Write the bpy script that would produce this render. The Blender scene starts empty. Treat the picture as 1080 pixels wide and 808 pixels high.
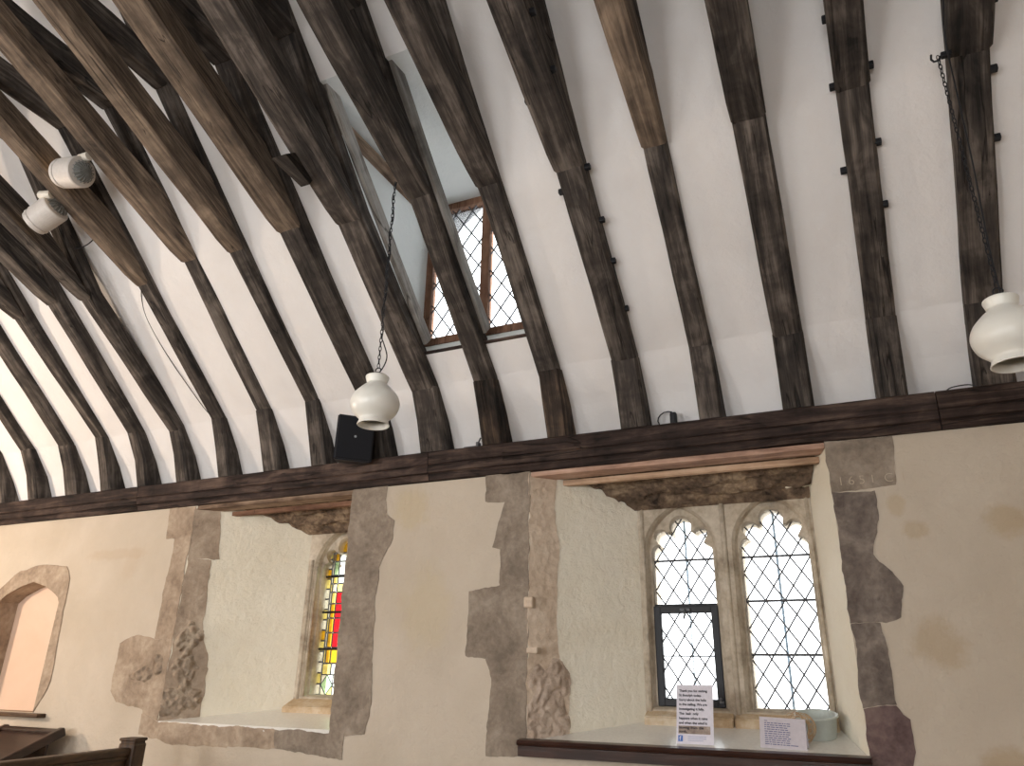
import bpy, bmesh, math, random
from mathutils import Vector, Matrix, noise
random.seed(7)
SC = bpy.context.scene
COL = SC.collection
R = math.radians

# ------------------------------------------------------------------ helpers
def obj(name, bm, mat, parent=None, smooth=False):
    me = bpy.data.meshes.new(name)
    bmesh.ops.recalc_face_normals(bm, faces=bm.faces)
    bm.to_mesh(me); bm.free()
    for m in (mat if isinstance(mat, (list, tuple)) else [mat]):
        me.materials.append(m)
    if smooth:
        for p in me.polygons: p.use_smooth = True
    o = bpy.data.objects.new(name, me)
    COL.objects.link(o)
    if parent is not None:
        o.parent = parent
        o.matrix_parent_inverse = parent_world(parent).inverted()
    return o

def parent_world(o):
    m = o.matrix_basis.copy()
    if o.parent is not None:
        m = parent_world(o.parent) @ o.matrix_parent_inverse @ m
    return m

def thing(name, label, cat, loc=(0, 0, 0), group=None):
    o = bpy.data.objects.new(name, None)
    o.empty_display_size = .1
    o.location = loc
    COL.objects.link(o)
    return tag(o, label, cat, group)

def tag(o, label, cat, group=None):
    o['label'] = label; o['category'] = cat
    if group: o['group'] = group
    return o

def struct(o):
    o['kind'] = 'structure'
    return o

def face(bm, pts, mi=0):
    f = bm.faces.new([bm.verts.new(p) for p in pts]); f.material_index = mi
    return f

def box(bm, x0, x1, y0, y1, z0, z1, M=None, bev=0.0, mi=0):
    vs = [bm.verts.new((x, y, z)) for x in (x0, x1) for y in (y0, y1) for z in (z0, z1)]
    idx = [(0, 1, 3, 2), (4, 6, 7, 5), (0, 4, 5, 1), (2, 3, 7, 6), (0, 2, 6, 4), (1, 5, 7, 3)]
    fs = [bm.faces.new([vs[i] for i in q]) for q in idx]
    for f in fs: f.material_index = mi
    if bev > 0:
        es = list({e for f in fs for e in f.edges})
        r = bmesh.ops.bevel(bm, geom=es, offset=bev, segments=2, affect='EDGES', profile=.5)
        vs = list({v for f in r['faces'] for v in f.verts} | {v for v in vs if v.is_valid})
        for f in r['faces']: f.material_index = mi
    if M is not None:
        for v in vs: v.co = M @ v.co
    return vs

def tube(bm, pts, r, n=8, closed=False, M=None, cap=True):
    pts = [Vector(p) for p in pts]; N = len(pts); rings = []
    up = None
    for i, p in enumerate(pts):
        if closed: t = pts[(i + 1) % N] - pts[i - 1]
        else: t = pts[min(i + 1, N - 1)] - pts[max(i - 1, 0)]
        t.normalize()
        if up is None: up = t.orthogonal().normalized()
        up = (up - t * up.dot(t))
        if up.length < 1e-5: up = t.orthogonal()
        up.normalize(); b = t.cross(up)
        rr = r[i] if isinstance(r, (list, tuple)) else r
        ring = []
        for k in range(n):
            a = 2 * math.pi * k / n
            q = p + (up * math.cos(a) + b * math.sin(a)) * rr
            ring.append(bm.verts.new(M @ q if M else q))
        rings.append(ring)
    for i in range(N if closed else N - 1):
        A, B = rings[i], rings[(i + 1) % N]
        for k in range(n):
            bm.faces.new((A[k], A[(k + 1) % n], B[(k + 1) % n], B[k]))
    if cap and not closed:
        bm.faces.new(rings[0][::-1]); bm.faces.new(rings[-1])

def lathe(bm, prof, n=40, M=None, cap0=False, cap1=False):
    rings = []
    for r, z in prof:
        ring = []
        for k in range(n):
            a = 2 * math.pi * k / n
            p = Vector((r * math.cos(a), r * math.sin(a), z))
            ring.append(bm.verts.new(M @ p if M else p))
        rings.append(ring)
    for A, B in zip(rings, rings[1:]):
        for k in range(n):
            bm.faces.new((A[k], A[(k + 1) % n], B[(k + 1) % n], B[k]))
    if cap0: bm.faces.new(rings[0][::-1])
    if cap1: bm.faces.new(rings[-1])

def axisM(loc, d):
    """matrix whose local z points along d"""
    z = Vector(d).normalized()
    return Matrix.Translation(loc) @ z.to_track_quat('Z', 'Y').to_matrix().to_4x4()

# ------------------------------------------------------------------ materials
class NT:
    def __init__(s, name):
        s.m = bpy.data.materials.new(name); s.m.use_nodes = True
        s.t = s.m.node_tree; s.n = s.t.nodes; s.l = s.t.links
        s.b = s.n['Principled BSDF']
    def add(s, typ, **kw):
        nd = s.n.new(typ)
        for k, v in kw.items():
            if k in nd.inputs.keys(): nd.inputs[k].default_value = v
            else: setattr(nd, k, v)
        return nd
    def link(s, a, b): s.l.new(a, b)
    def ramp(s, fac, stops):
        r = s.n.new('ShaderNodeValToRGB'); e = r.color_ramp.elements
        e[0].position, e[0].color = stops[0][0], c4(stops[0][1])
        e[1].position, e[1].color = stops[-1][0], c4(stops[-1][1])
        for p, c in stops[1:-1]:
            k = e.new(p); k.color = c4(c)
        s.link(fac, r.inputs['Fac']); return r.outputs['Color']
    def mix(s, fac, a, b, mode='MIX'):
        m = s.n.new('ShaderNodeMix'); m.data_type = 'RGBA'; m.blend_type = mode
        for sock, v in ((m.inputs[0], fac), (m.inputs[6], a), (m.inputs[7], b)):
            if hasattr(v, 'links'): s.link(v, sock)
            elif isinstance(v, (int, float)): sock.default_value = v
            else: sock.default_value = c4(v)
        return m.outputs[2]
    def math(s, op, a, b=0.0, clamp=False):
        m = s.n.new('ShaderNodeMath'); m.operation = op; m.use_clamp = clamp
        for sock, v in ((m.inputs[0], a), (m.inputs[1], b)):
            if hasattr(v, 'links'): s.link(v, sock)
            else: sock.default_value = v
        return m.outputs[0]
    def bump(s, h, strength=.3, dist=.01, prev=None):
        b = s.n.new('ShaderNodeBump'); b.inputs['Strength'].default_value = strength
        b.inputs['Distance'].default_value = dist
        s.link(h, b.inputs['Height'])
        if prev is not None: s.link(prev, b.inputs['Normal'])
        s.link(b.outputs['Normal'], s.b.inputs['Normal']); return b.outputs['Normal']
    def noise(s, vec, scale, detail=4, rough=.55, dist=0.):
        n = s.n.new('ShaderNodeTexNoise')
        n.inputs['Scale'].default_value = scale; n.inputs['Detail'].default_value = detail
        n.inputs['Roughness'].default_value = rough; n.inputs['Distortion'].default_value = dist
        if vec is not None: s.link(vec, n.inputs['Vector'])
        return n.outputs['Fac']
    def mapping(s, vec, scale=(1, 1, 1), loc=(0, 0, 0)):
        m = s.n.new('ShaderNodeMapping'); m.inputs['Scale'].default_value = scale
        m.inputs['Location'].default_value = loc
        s.link(vec, m.inputs['Vector']); return m.outputs['Vector']
    def pos(s):
        return s.n.new('ShaderNodeNewGeometry').outputs['Position']

def c4(c):
    return (c[0], c[1], c[2], 1.0)
def srgb(r, g, b):
    f = lambda v: ((v / 255 + .055) / 1.055) ** 2.4 if v > 10 else v / 255 / 12.92
    return (f(r), f(g), f(b))

def plain(name, col, rough=.6, metal=0., spec=.5):
    t = NT(name); t.b.inputs['Base Color'].default_value = c4(col)
    t.b.inputs['Roughness'].default_value = rough; t.b.inputs['Metallic'].default_value = metal
    t.b.inputs['Specular IOR Level'].default_value = spec
    p = t.pos(); n = t.noise(p, 60, 3)
    c = t.mix(n, [v * .86 for v in col], [min(1, v * 1.1) for v in col]); t.link(c, t.b.inputs['Base Color'])
    return t.m

def wood(name, dark, mid, light, rough=.8, bumpy=.5, crack=1.0, spec=.25):
    """old oak: grain runs along the U of the timber's UV map"""
    t = NT(name)
    uv = t.n.new('ShaderNodeUVMap').outputs['UV']
    inf = t.n.new('ShaderNodeObjectInfo').outputs['Random']
    off = t.n.new('ShaderNodeVectorMath'); off.operation = 'ADD'
    comb = t.n.new('ShaderNodeCombineXYZ')
    t.link(t.math('MULTIPLY', inf, 37.), comb.inputs[0]); t.link(t.math('MULTIPLY', inf, 91.), comb.inputs[1])
    t.link(uv, off.inputs[0]); t.link(comb.outputs[0], off.inputs[1]); v = off.outputs[0]
    g1 = t.noise(t.mapping(v, (1.6, 26, 1)), 1.0, 6, .62, .6)
    g2 = t.noise(t.mapping(v, (2.5, 5, 1)), 1.3, 5, .6, .8)
    fine = t.noise(t.mapping(v, (7, 130, 1)), 1.0, 3, .6)
    cross = t.noise(t.mapping(v, (16, 3, 1)), 1.0, 3, .5, .5)
    k = t.math('ADD', t.math('MULTIPLY', g1, .42), t.math('ADD', t.math('MULTIPLY', g2, .4), t.math('ADD', t.math('MULTIPLY', fine, .1), t.math('MULTIPLY', cross, .08))))
    c = t.ramp(k, [(.40, dark), (.5, mid), (.62, light)])
    br = t.math('ADD', t.math('MULTIPLY', inf, .3), .85)
    hv = t.n.new('ShaderNodeHueSaturation'); t.link(c, hv.inputs['Color']); t.link(br, hv.inputs['Value'])
    ck = t.noise(t.mapping(v, (.9, 11, 1), (3, 5, 0)), 1.0, 2, .5, 1.2)
    line = t.math('SUBTRACT', 1.0, t.math('MULTIPLY', t.math('ABSOLUTE', t.math('SUBTRACT', ck, .5)), 55.0 / max(crack, .01)), clamp=True)
    gate = t.math('GREATER_THAN', t.noise(t.mapping(v, (1.3, 3, 1), (9, 1, 0)), 1.0, 2), .54)
    cr = t.math('MULTIPLY', line, gate)
    c2 = t.mix(t.math('MULTIPLY', cr, .8), hv.outputs['Color'], [x * .22 for x in dark])
    t.link(c2, t.b.inputs['Base Color'])
    t.b.inputs['Roughness'].default_value = rough; t.b.inputs['Specular IOR Level'].default_value = spec
    h = t.math('SUBTRACT', k, t.math('MULTIPLY', cr, .5))
    t.bump(h, bumpy, .02)
    return t.m

M_wood = wood('aged_oak', srgb(33, 31, 30), srgb(67, 61, 57), srgb(116, 108, 101))
M_lit_side = wood('lit_side_oak', srgb(112, 108, 104), srgb(156, 152, 147), srgb(190, 187, 182), bumpy=.4, crack=1.5)  # pale tone stands for daylight on the rafter sides at the dormer
M_wood_lt = wood('pale_oak', srgb(62, 54, 48), srgb(104, 91, 79), srgb(150, 133, 116))
M_wood_blk = wood('rotten_oak', srgb(26, 23, 21), srgb(58, 49, 43), srgb(108, 90, 75), bumpy=.9, crack=3)
M_plate = wood('plate_oak', srgb(30, 24, 22), srgb(58, 46, 42), srgb(96, 80, 71), crack=1.5)
M_board = wood('pinkish_board', srgb(132, 104, 90), srgb(170, 138, 120), srgb(196, 166, 148), bumpy=.25, crack=.3)
M_bead = wood('light_bead', srgb(150, 122, 98), srgb(186, 156, 130), srgb(210, 184, 158), bumpy=.2, crack=.2)
M_varn = wood('varnished_wood', srgb(34, 20, 16), srgb(52, 31, 25), srgb(70, 44, 35), rough=.32, bumpy=.15, crack=.3, spec=.5)
M_pew = wood('pew_oak', srgb(48, 33, 22), srgb(72, 51, 33), srgb(100, 74, 48), rough=.45, bumpy=.2, crack=.3, spec=.4)
M_frame = wood('reddish_frame', srgb(96, 68, 54), srgb(132, 98, 78), srgb(160, 124, 102), bumpy=.2, crack=.4)
M_beam = wood('dormer_beam_wood', srgb(86, 68, 56), srgb(134, 112, 94), srgb(168, 146, 126))

def plaster_mat(name, base, tint, stains=(), bumpy=.25, blot=.5):
    t = NT(name); p = t.pos()
    big = t.noise(p, 1.3, 4, .55, .4)
    c = t.mix(t.ramp(big, [(.38, (0, 0, 0)), (.68, (1, 1, 1))]), base, tint)
    med = t.noise(p, 6, 5, .6)
    c = t.mix(t.math('MULTIPLY', med, blot), c, [v * .82 for v in tint])
    wob = t.noise(p, 9, 5, .65)
    for (x, z, rx, rz, col, s) in stains:
        sub = t.n.new('ShaderNodeVectorMath'); sub.operation = 'SUBTRACT'; t.link(p, sub.inputs[0]); sub.inputs[1].default_value = (x, 0, z)
        sc = t.n.new('ShaderNodeVectorMath'); sc.operation = 'MULTIPLY'; t.link(sub.outputs[0], sc.inputs[0]); sc.inputs[1].default_value = (1 / rx, .2, 1 / rz)
        ln = t.n.new('ShaderNodeVectorMath'); ln.operation = 'LENGTH'; t.link(sc.outputs[0], ln.inputs[0])
        d = t.math('ADD', ln.outputs['Value'], t.math('MULTIPLY', t.math('SUBTRACT', wob, .5), 1.5))
        k = t.ramp(d, [(.55, (1, 1, 1)), (1.0, (0, 0, 0))])
        c = t.mix(t.math('MULTIPLY', k, s), c, col)
    t.link(c, t.b.inputs['Base Color']); t.b.inputs['Roughness'].default_value = .92
    t.b.inputs['Specular IOR Level'].default_value = .15
    h = t.math('ADD', t.math('MULTIPLY', t.noise(p, 90, 4, .6), .25), t.math('ADD', t.noise(p, 22, 4, .6), t.math('MULTIPLY', t.noise(p, 4, 2), 1.4)))
    t.bump(h, bumpy, .03)
    return t.m
TAN = srgb(172, 148, 112)
M_ceil = plaster_mat('roof_plaster', srgb(243, 242, 242), srgb(233, 231, 230), bumpy=.22, blot=.18)
M_wall = plaster_mat('wall_plaster', srgb(206, 195, 180), srgb(192, 180, 163),
    [(.27, 1.69, .13, .13, srgb(170, 147, 112), .42), (.63, 2.22, .1, .09, srgb(172, 148, 110), .45), (.26, 2.2, .07, .05, srgb(172, 150, 116), .45),
     (.45, 1.2, .12, .09, srgb(172, 148, 112), .5), (.2, 2.33, .05, .06, srgb(180, 158, 122), .4), (-5.15, 2.35, .4, .05, srgb(184, 164, 140), .35), (-5.0, 2.27, .1, .13, srgb(186, 168, 146), .3),
     (-2.55, 2.5, .16, .16, srgb(190, 174, 142), .5), (-2.4, 1.9, .2, .3, srgb(196, 182, 152), .4)], bumpy=.3, blot=.3)
M_niche = plaster_mat('niche_plaster', srgb(226, 200, 180), srgb(216, 188, 166), bumpy=.12, blot=.15)
M_sill = plain('painted_sill', srgb(232, 231, 226), .25)

def stone(name, a, b, c_, bumpy=.55, pit=0.):
    t = NT(name); p = t.pos()
    n1 = t.noise(p, 5, 6, .62, .5); n2 = t.noise(p, 28, 5, .65)
    c = t.ramp(t.math('ADD', t.math('MULTIPLY', n1, .65), t.math('MULTIPLY', n2, .35)), [(.36, a), (.5, b), (.64, c_)])
    h = t.math('ADD', t.math('MULTIPLY', n2, .6), n1)
    if pit:
        v = t.n.new('ShaderNodeTexVoronoi'); v.inputs['Scale'].default_value = 26; t.link(p, v.inputs['Vector'])
        h = t.math('ADD', h, t.math('MULTIPLY', v.outputs['Distance'], pit))
    t.link(c, t.b.inputs['Base Color']); t.b.inputs['Roughness'].default_value = .93; t.b.inputs['Specular IOR Level'].default_value = .15
    t.bump(h, bumpy, .025)
    return t.m
M_st_brown = stone('stone_brown', srgb(140, 124, 108), srgb(166, 149, 131), srgb(188, 172, 153))
M_st_grey = stone('stone_grey', srgb(120, 109, 98), srgb(143, 131, 118), srgb(166, 154, 140))
M_st_dark = stone('stone_dark', srgb(92, 83, 78), srgb(119, 109, 102), srgb(148, 138, 128))
M_st_purple = stone('stone_purple', srgb(88, 72, 72), srgb(114, 96, 94), srgb(136, 118, 112))
M_st_pale = stone('stone_pale', srgb(186, 166, 146), srgb(206, 188, 168), srgb(222, 206, 188), pit=.5)
M_st_pit = stone('stone_pitted', srgb(160, 142, 126), srgb(192, 174, 158), srgb(214, 198, 182), bumpy=.7, pit=.6)
M_st_pit2 = stone('stone_pitted_grey', srgb(136, 120, 104), srgb(166, 150, 132), srgb(190, 174, 154), bumpy=.8, pit=.6)
M_tracery = stone('tracery_stone', srgb(150, 138, 122), srgb(186, 174, 156), srgb(212, 202, 186), bumpy=.3)
M_tr_tan = stone('tracery_stone_tan', srgb(176, 150, 118), srgb(198, 176, 146), srgb(214, 200, 178), bumpy=.3)
M_lintel = stone('rotten_lintel', srgb(54, 46, 40), srgb(112, 95, 80), srgb(166, 146, 122), bumpy=1.)
M_lit_splay = plaster_mat('lit_splay_plaster', srgb(240, 235, 220), srgb(230, 222, 202), bumpy=.45, blot=.25)  # lighter than the wall: scattered window light put into the colour
M_lead = plain('lead', srgb(92, 94, 98), .5, .3)
M_iron = plain('black_iron', srgb(26, 28, 34), .5, .2)
M_opal = None

def glass_mat(name, col=(1, 1, 1), haze=.0):
    t = NT(name); t.n.remove(t.b); out = t.n['Material Output']
    tr = t.add('ShaderNodeBsdfTransparent'); gl = t.add('ShaderNodeBsdfGlossy')
    gl.inputs['Roughness'].default_value = .08
    fr = t.add('ShaderNodeFresnel'); fr.inputs['IOR'].default_value = 1.45
    n = t.noise(t.pos(), 30, 2)
    c = t.mix(n, [v * .93 for v in col], col); t.link(c, tr.inputs['Color'])
    mx = t.add('ShaderNodeMixShader'); t.link(fr.outputs[0], mx.inputs[0]); t.link(tr.outputs[0], mx.inputs[1]); t.link(gl.outputs[0], mx.inputs[2])
    t.link(mx.outputs[0], out.inputs['Surface'])
    return t.m
M_glass = glass_mat('clear_glass')
STAIN = [glass_mat('stained_white', (.60, .60, .52)), glass_mat('stained_pale_yellow', (.58, .50, .16)), glass_mat('stained_gold', (.46, .26, .015)),
         glass_mat('stained_red', (.34, .008, .012)), glass_mat('stained_green', (.36, .55, .34)), glass_mat('stained_dark', (.16, .10, .03))]

# ------------------------------------------------------------------ timbers
def timber(name, S, B, x0, w, mat, parent, seed, step=.11, jit=.006, ch=.014, sway=.006, flat_ends=False):
    """beam lying in a plane of constant x; S = (y,z) line of the exposed face, B = line of the hidden face"""
    st = []
    for i in range(len(S) - 1):
        L = (Vector(S[i + 1]) - Vector(S[i])).length; n = max(1, int(L / step))
        for k in range(n): st.append((i, k / n))
    st.append((len(S) - 2, 1.0))
    bm = bmesh.new(); uvl = bm.loops.layers.uv.new('UVMap')
    rings = []; us = []; u = 0; prev = None
    per = [0]
    for (i, t) in st:
        s = Vector(S[i]).lerp(Vector(S[i + 1]), t); b = Vector(B[i]).lerp(Vector(B[i + 1]), t)
        if prev is not None: u += (s - prev).length
        prev = s; us.append(u)
        d = (b - s); dep = d.length; d = d / dep
        nz = lambda k, f=2.1: noise.noise(Vector((u * f, seed * 7.31 + k * 3.7, seed * 1.7)))
        sx = sway * nz(9, .9)
        c = ch
        cs = [(0, c), (c, 0), (w - c, 0), (w, c), (w, dep - c), (w - c, dep), (c, dep), (0, dep - c)]
        ring = []
        for k, (x, e) in enumerate(cs):
            jx = jit * nz(k) + .4 * jit * nz(k + 20, 9.); je = jit * nz(k + 11)
            if k == 3: je += abs(jit * 1.5 * nz(k + 40, 1.1))
            p = s + d * (e + je)
            ring.append(bm.verts.new((x0 + x + jx + sx, p.x, p.y)))
        rings.append(ring)
    pv = [0]
    cs = rings[0]
    for k in range(8): pv.append(pv[-1] + (cs[(k + 1) % 8].co - cs[k].co).length)
    for i in range(len(rings) - 1):
        for k in range(8):
            k2 = (k + 1) % 8
            f = bm.faces.new((rings[i][k], rings[i][k2], rings[i + 1][k2], rings[i + 1][k]))
            for lp, (uu, vv) in zip(f.loops, ((us[i], pv[k]), (us[i], pv[k + 1]), (us[i + 1], pv[k + 1]), (us[i + 1], pv[k]))):
                lp[uvl].uv = (uu, vv)
    for rg, s in ((rings[0], 1), (rings[-1], -1)):
        f = bm.faces.new(rg)
        for lp in f.loops: lp[uvl].uv = (lp.vert.co.x, lp.vert.co.y)
    return obj(name, bm, mat, parent)

def uv_by_axis(o, along='x'):
    """planks not made by timber(): box-map with U along the grain"""
    me = o.data
    uv = me.uv_layers.get('UVMap') or me.uv_layers.new(name='UVMap')
    for p in me.polygons:
        n = p.normal
        for li in p.loop_indices:
            c = me.vertices[me.loops[li].vertex_index].co
            a = {'x': (c.x, c.y, c.z), 'y': (c.y, c.x, c.z), 'z': (c.z, c.x, c.y)}[along]
            uv.data[li].uv = (a[0], a[1] + a[2] * 1.13)
    return o

# no, left x, width, knee y, z, elbow y, z, slope of the brace
TR = [
 (0, 1.09, .14, -.19, 3.235, -1.05, 3.985, .42),
 (1, .635, .166, -.19, 3.235, -1.05, 3.985, .42), (2, .197, .142, -.19, 3.235, -1.03, 3.985, .40),
 (3, -.256, .156, -.19, 3.235, -1.06, 3.94, .36), (4, -.698, .126, -.19, 3.235, -1.005, 3.979, .36),
 (5, -1.149, .156, -.19, 3.235, -1.045, 3.947, .42), (6, -1.608, .136, -.19, 3.235, -1.041, 3.987, .392),
 (7, -2.043, .152, -.19, 3.235, -1.05, 4.026, .416), (8, -2.492, .179, -.2, 3.245, -1.1, 3.945, .45),
 (9, -2.913, .173, -.19, 3.25, -1.122, 3.986, .42), (10, -3.371, .126, -.193, 3.29, -1.057, 3.993, .424),
 (11, -3.804, .135, -.196, 3.275, -1.033, 4.038, .397), (12, -4.228, .115, -.197, 3.264, -1.016, 3.96, .42),
 (13, -4.649, .115, -.202, 3.24, -1.11, 3.89, .42), (14, -5.071, .118, -.223, 3.248, -1.074, 3.956, .42),
 (15, -5.478, .118, -.198, 3.275, -1.039, 3.936, .42), (16, -5.905, .132, -.201, 3.24, -1.05, 3.985, .42),
 (17, -6.373, .113, -.214, 3.256, -1.05, 3.985, .42), (18, -6.81, .12, -.2, 3.25, -1.05, 3.985, .42), (19, -7.24, .12, -.2, 3.25, -1.05, 3.985, .42),
]
LAB = {
 1: 'dark roof truss at the right edge, with a black cord and hook on its side',
 2: 'dark roof truss with square bolts on both sides, next to the rightmost one',
 3: 'dark cracked roof truss above the right half of the big leaded window',
 4: 'roof truss with a paler upper brace above the left half of the big leaded window',
 5: 'grey swirly-grained roof truss with pegs along its sides, first to the right of the dormer',
 6: 'dark roof truss with a rotten black foot, covering the right side of the dormer window',
 7: 'roof truss crossing the middle of the dormer window, with a charred black foot',
 8: 'roof truss at the left edge of the dormer, with a small wooden wedge on it',
 9: 'roof truss with the black loudspeaker at its foot, first to the left of the dormer',
 10: 'roof truss second to the left of the dormer, its foot left of the black loudspeaker',
 11: 'roof truss carrying the upper white floodlight, third to the left of the dormer',
 12: 'roof truss carrying the lower white floodlight, fourth to the left of the dormer',
 13: 'roof truss fifth to the left of the dormer, above the stained glass window quoins',
 14: 'roof truss sixth to the left of the dormer, beside the leftmost wall plate joint',
 15: 'roof truss fourth from the left end of the wall plate',
 16: 'roof truss third from the left end of the wall plate',
 17: 'roof truss second from the left end of the wall plate',
 18: 'roof truss at the very left edge of the photo, only its lower end in view',
}
BOLTS = {2: [(0, -1.33), (0, -1.04), (0, -.75), (1, -1.09), (1, -.82), (1, -.6)], 5: [(1, -1.75), (1, -1.5), (1, -1.02), (1, -.8), (1, -.62), (1, -.4), (0, -1.4), (0, -.95)],
         1: [(1, -1.22), (1, -.97), (1, -.75)]}
def rafter_line(t):
    _, x, w, ky, kz, ey, ez, sl = t
    return [(ky, kz), (ey, ez), (-1.8, 4.68), (-3.15, 5.88)]
TRUSS = {}
def zr_(y): return 3.27 + .885 * (-.15 - y)
for t in TR[1:19]:
    k, x, w, ky, kz, ey, ez, sl = t
    tr = thing('roof_truss', LAB.get(k, ''), 'roof truss', (x + w / 2, -.05, 2.86), 'roof trusses')
    TRUSS[k] = tr
    tone = {4: .9, 9: 1, 10: 1, 11: .8}.get(k, 0)
    mb = M_wood_lt if k in (4, 9, 10, 11, 12) else M_wood
    mf = M_wood_blk if k in (6, 7) else M_wood
    # ashlar post: from the wall plate to the rafter
    timber('ashlar_post', [(-.04, 2.862), (-.11, 3.06), (ky, kz)], [(.15, 2.862), (.12, 3.06), (ky + .18, kz + .03)], x, w, mf, tr, k * 5 + 1, jit=.008 if k in (6, 7) else .005)
    # rafter
    S = rafter_line(t)
    S = [(ky + .09, kz - .082)] + S[1:]
    nrm = Vector((.66, .75)) * .115
    Bk = [(p[0] + nrm.x * (1.0), p[1] + nrm.y) for p in S]
    rf = timber('rafter', S, Bk, x + .002, w - .006, M_wood, tr, k * 5 + 2)
    # brace, rising from the rafter's elbow to the collar
    d = Vector((-1, sl)).normalized(); up = Vector((sl, 1)).normalized(); th = .135
    L = (4.66 - ez) / sl * math.sqrt(1 + sl * sl) + .08
    e = Vector((ey, ez)); rd = Vector((ey - ky, ez - kz)).normalized()
    tt = th / abs(rd.dot(up))
    b0 = e + rd * tt + Vector((.02, .02)); s0 = e + Vector((.006, .0))
    S2 = [tuple(s0 - up * .004), tuple(e + d * .10 - up * .012), tuple(e + d * L)]
    bw = w if k not in (8,) else w
    B2 = [tuple(b0 - rd * .0), tuple(b0 + d * .10), tuple(e + d * L + up * th)]
    timber('arch_brace', S2, B2, x - .004, bw + .004, mb, tr, k * 5 + 3)
    # collar
    zc = 4.665
    timber('collar', [(-1.80, zc + .005), (-2.6, zc + .02), (-4.55, zc)], [(-1.92, zc + .15), (-2.6, zc + .16), (-4.45, zc + .15)], x + .004, w - .01, M_wood, tr, k * 5 + 4)
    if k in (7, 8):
        # added pale strip: window light on this rafter side, put into colour
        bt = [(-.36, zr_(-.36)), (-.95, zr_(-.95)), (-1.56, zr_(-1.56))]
        o = timber('lit_side_strip', [(y + .012, z + .014) for y, z in bt], [(y + .07, z + .08) for y, z in bt], x + w - .012, .03, M_lit_side, tr, k * 5 + 9, ch=.004, jit=.004)
        o['label'] = 'pale strip for window light on the rafter side'
    for (side, y) in BOLTS.get(k, []):
        # bolt or peg end showing beside the exposed face
        pl_ = S if y > ey else None
        if pl_: z = kz + (ez - kz) * (y - ky) / (ey - ky)
        else: z = ez + (ey - y) * sl
        bm = bmesh.new(); xb = x + (w if side else 0); sg = 1 if side else -1
        box(bm, -.014, .014, -.014, .014, -.012, .022, axisM((xb, y + .012, z + .03), (sg, 0, 0)), .004)
        obj('bolt', bm, M_iron, tr)
    if k == 1:
        bm = bmesh.new()
        bx_, by_, bz_ = x, -1.1, 3.965
        box(bm, bx_ - .03, bx_ + .01, by_ - .012, by_ + .012, bz_ - .012, bz_ + .012, None, .004)
        tube(bm, [(bx_ - .03, by_, bz_), (bx_ - .042, by_, bz_ - .02), (bx_ - .058, by_, bz_ - .02), (bx_ - .066, by_, bz_ - .005), (bx_ - .062, by_, bz_ + .018)], .0045, 8)
        obj('hook', bm, M_iron, tr)
    if k == 8:
        bm = bmesh.new(); uvl = bm.loops.layers.uv.new('UVMap')
        P = [(-1.60, 4.07), (-1.39, 4.02), (-1.36, 4.10), (-1.50, 4.16)]
        vs0 = [bm.verts.new((x - .01 - (.055 if i in (0, 3) else .02), y, z)) for i, (y, z) in enumerate(P)]
        vs1 = [bm.verts.new((x + .03, y, z)) for (y, z) in P]
        bm.faces.new(vs0); bm.faces.new(vs1[::-1])
        for i in range(4): bm.faces.new((vs0[i], vs1[i], vs1[(i + 1) % 4], vs0[(i + 1) % 4]))
        uv_by_axis(obj('wedge', bm, M_wood, tr), 'y')

# ------------------------------------------------------------------ wall plate, four lengths
PLJ = [-9.4, -5.02, -2.42, .45, 3.0]
PLL = ['leftmost length of the moulded oak wall plate, under the far left trusses',
       'length of the moulded oak wall plate above the stained glass window',
       'length of the moulded oak wall plate over the big leaded window and under the dormer',
       'rightmost length of the moulded oak wall plate, under the right hand pendant lamp']
for i in range(4):
    xa, xb = PLJ[i], PLJ[i + 1]
    prof = [(.30, 2.672), (-.022, 2.672), (-.03, 2.69), (-.034, 2.70), (-.028, 2.712), (-.045, 2.718), (-.048, 2.755), (-.042, 2.765), (-.054, 2.77), (-.056, 2.845), (-.045, 2.858), (.30, 2.858)]
    bm = bmesh.new(); uvl = bm.loops.layers.uv.new('UVMap')
    n = int((xb - xa) / .12); rings = []
    for q in range(n + 1):
        x = xa + (xb - xa) * q / n
        if q == 0 and i: x += .004
        wob = .009 * noise.noise(Vector((x * .7, 3, 1)))
        ring = []
        for j, (y, z) in enumerate(prof):
            jj = .004 * noise.noise(Vector((x * 3.1, j * 2.2, 5)))
            if j == 1 or j == 2: jj += .008 * noise.noise(Vector((x * 2.0, 9, 2)))
            ring.append(bm.verts.new((x, y + jj, z + wob * (0 if j in (0, 11, 10) else 1) + (jj if j < 9 else 0))))
        rings.append(ring)
    v = [0]
    for a, b in zip(prof, prof[1:] + prof[:1]): v.append(v[-1] + math.dist(a, b))
    for A, B in zip(rings, rings[1:]):
        for j in range(len(prof)):
            j2 = (j + 1) % len(prof)
            f = bm.faces.new((A[j], A[j2], B[j2], B[j]))
            for lp, vv in zip(f.loops, (v[j], v[j + 1], v[j + 1], v[j])): lp[uvl].uv = (lp.vert.co.x, vv)
    for rg in (rings[0], rings[-1]):
        bm.faces.new(rg)
    tag(obj('wall_plate', bm, M_plate), PLL[i], 'beam', 'wall plate lengths')

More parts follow.
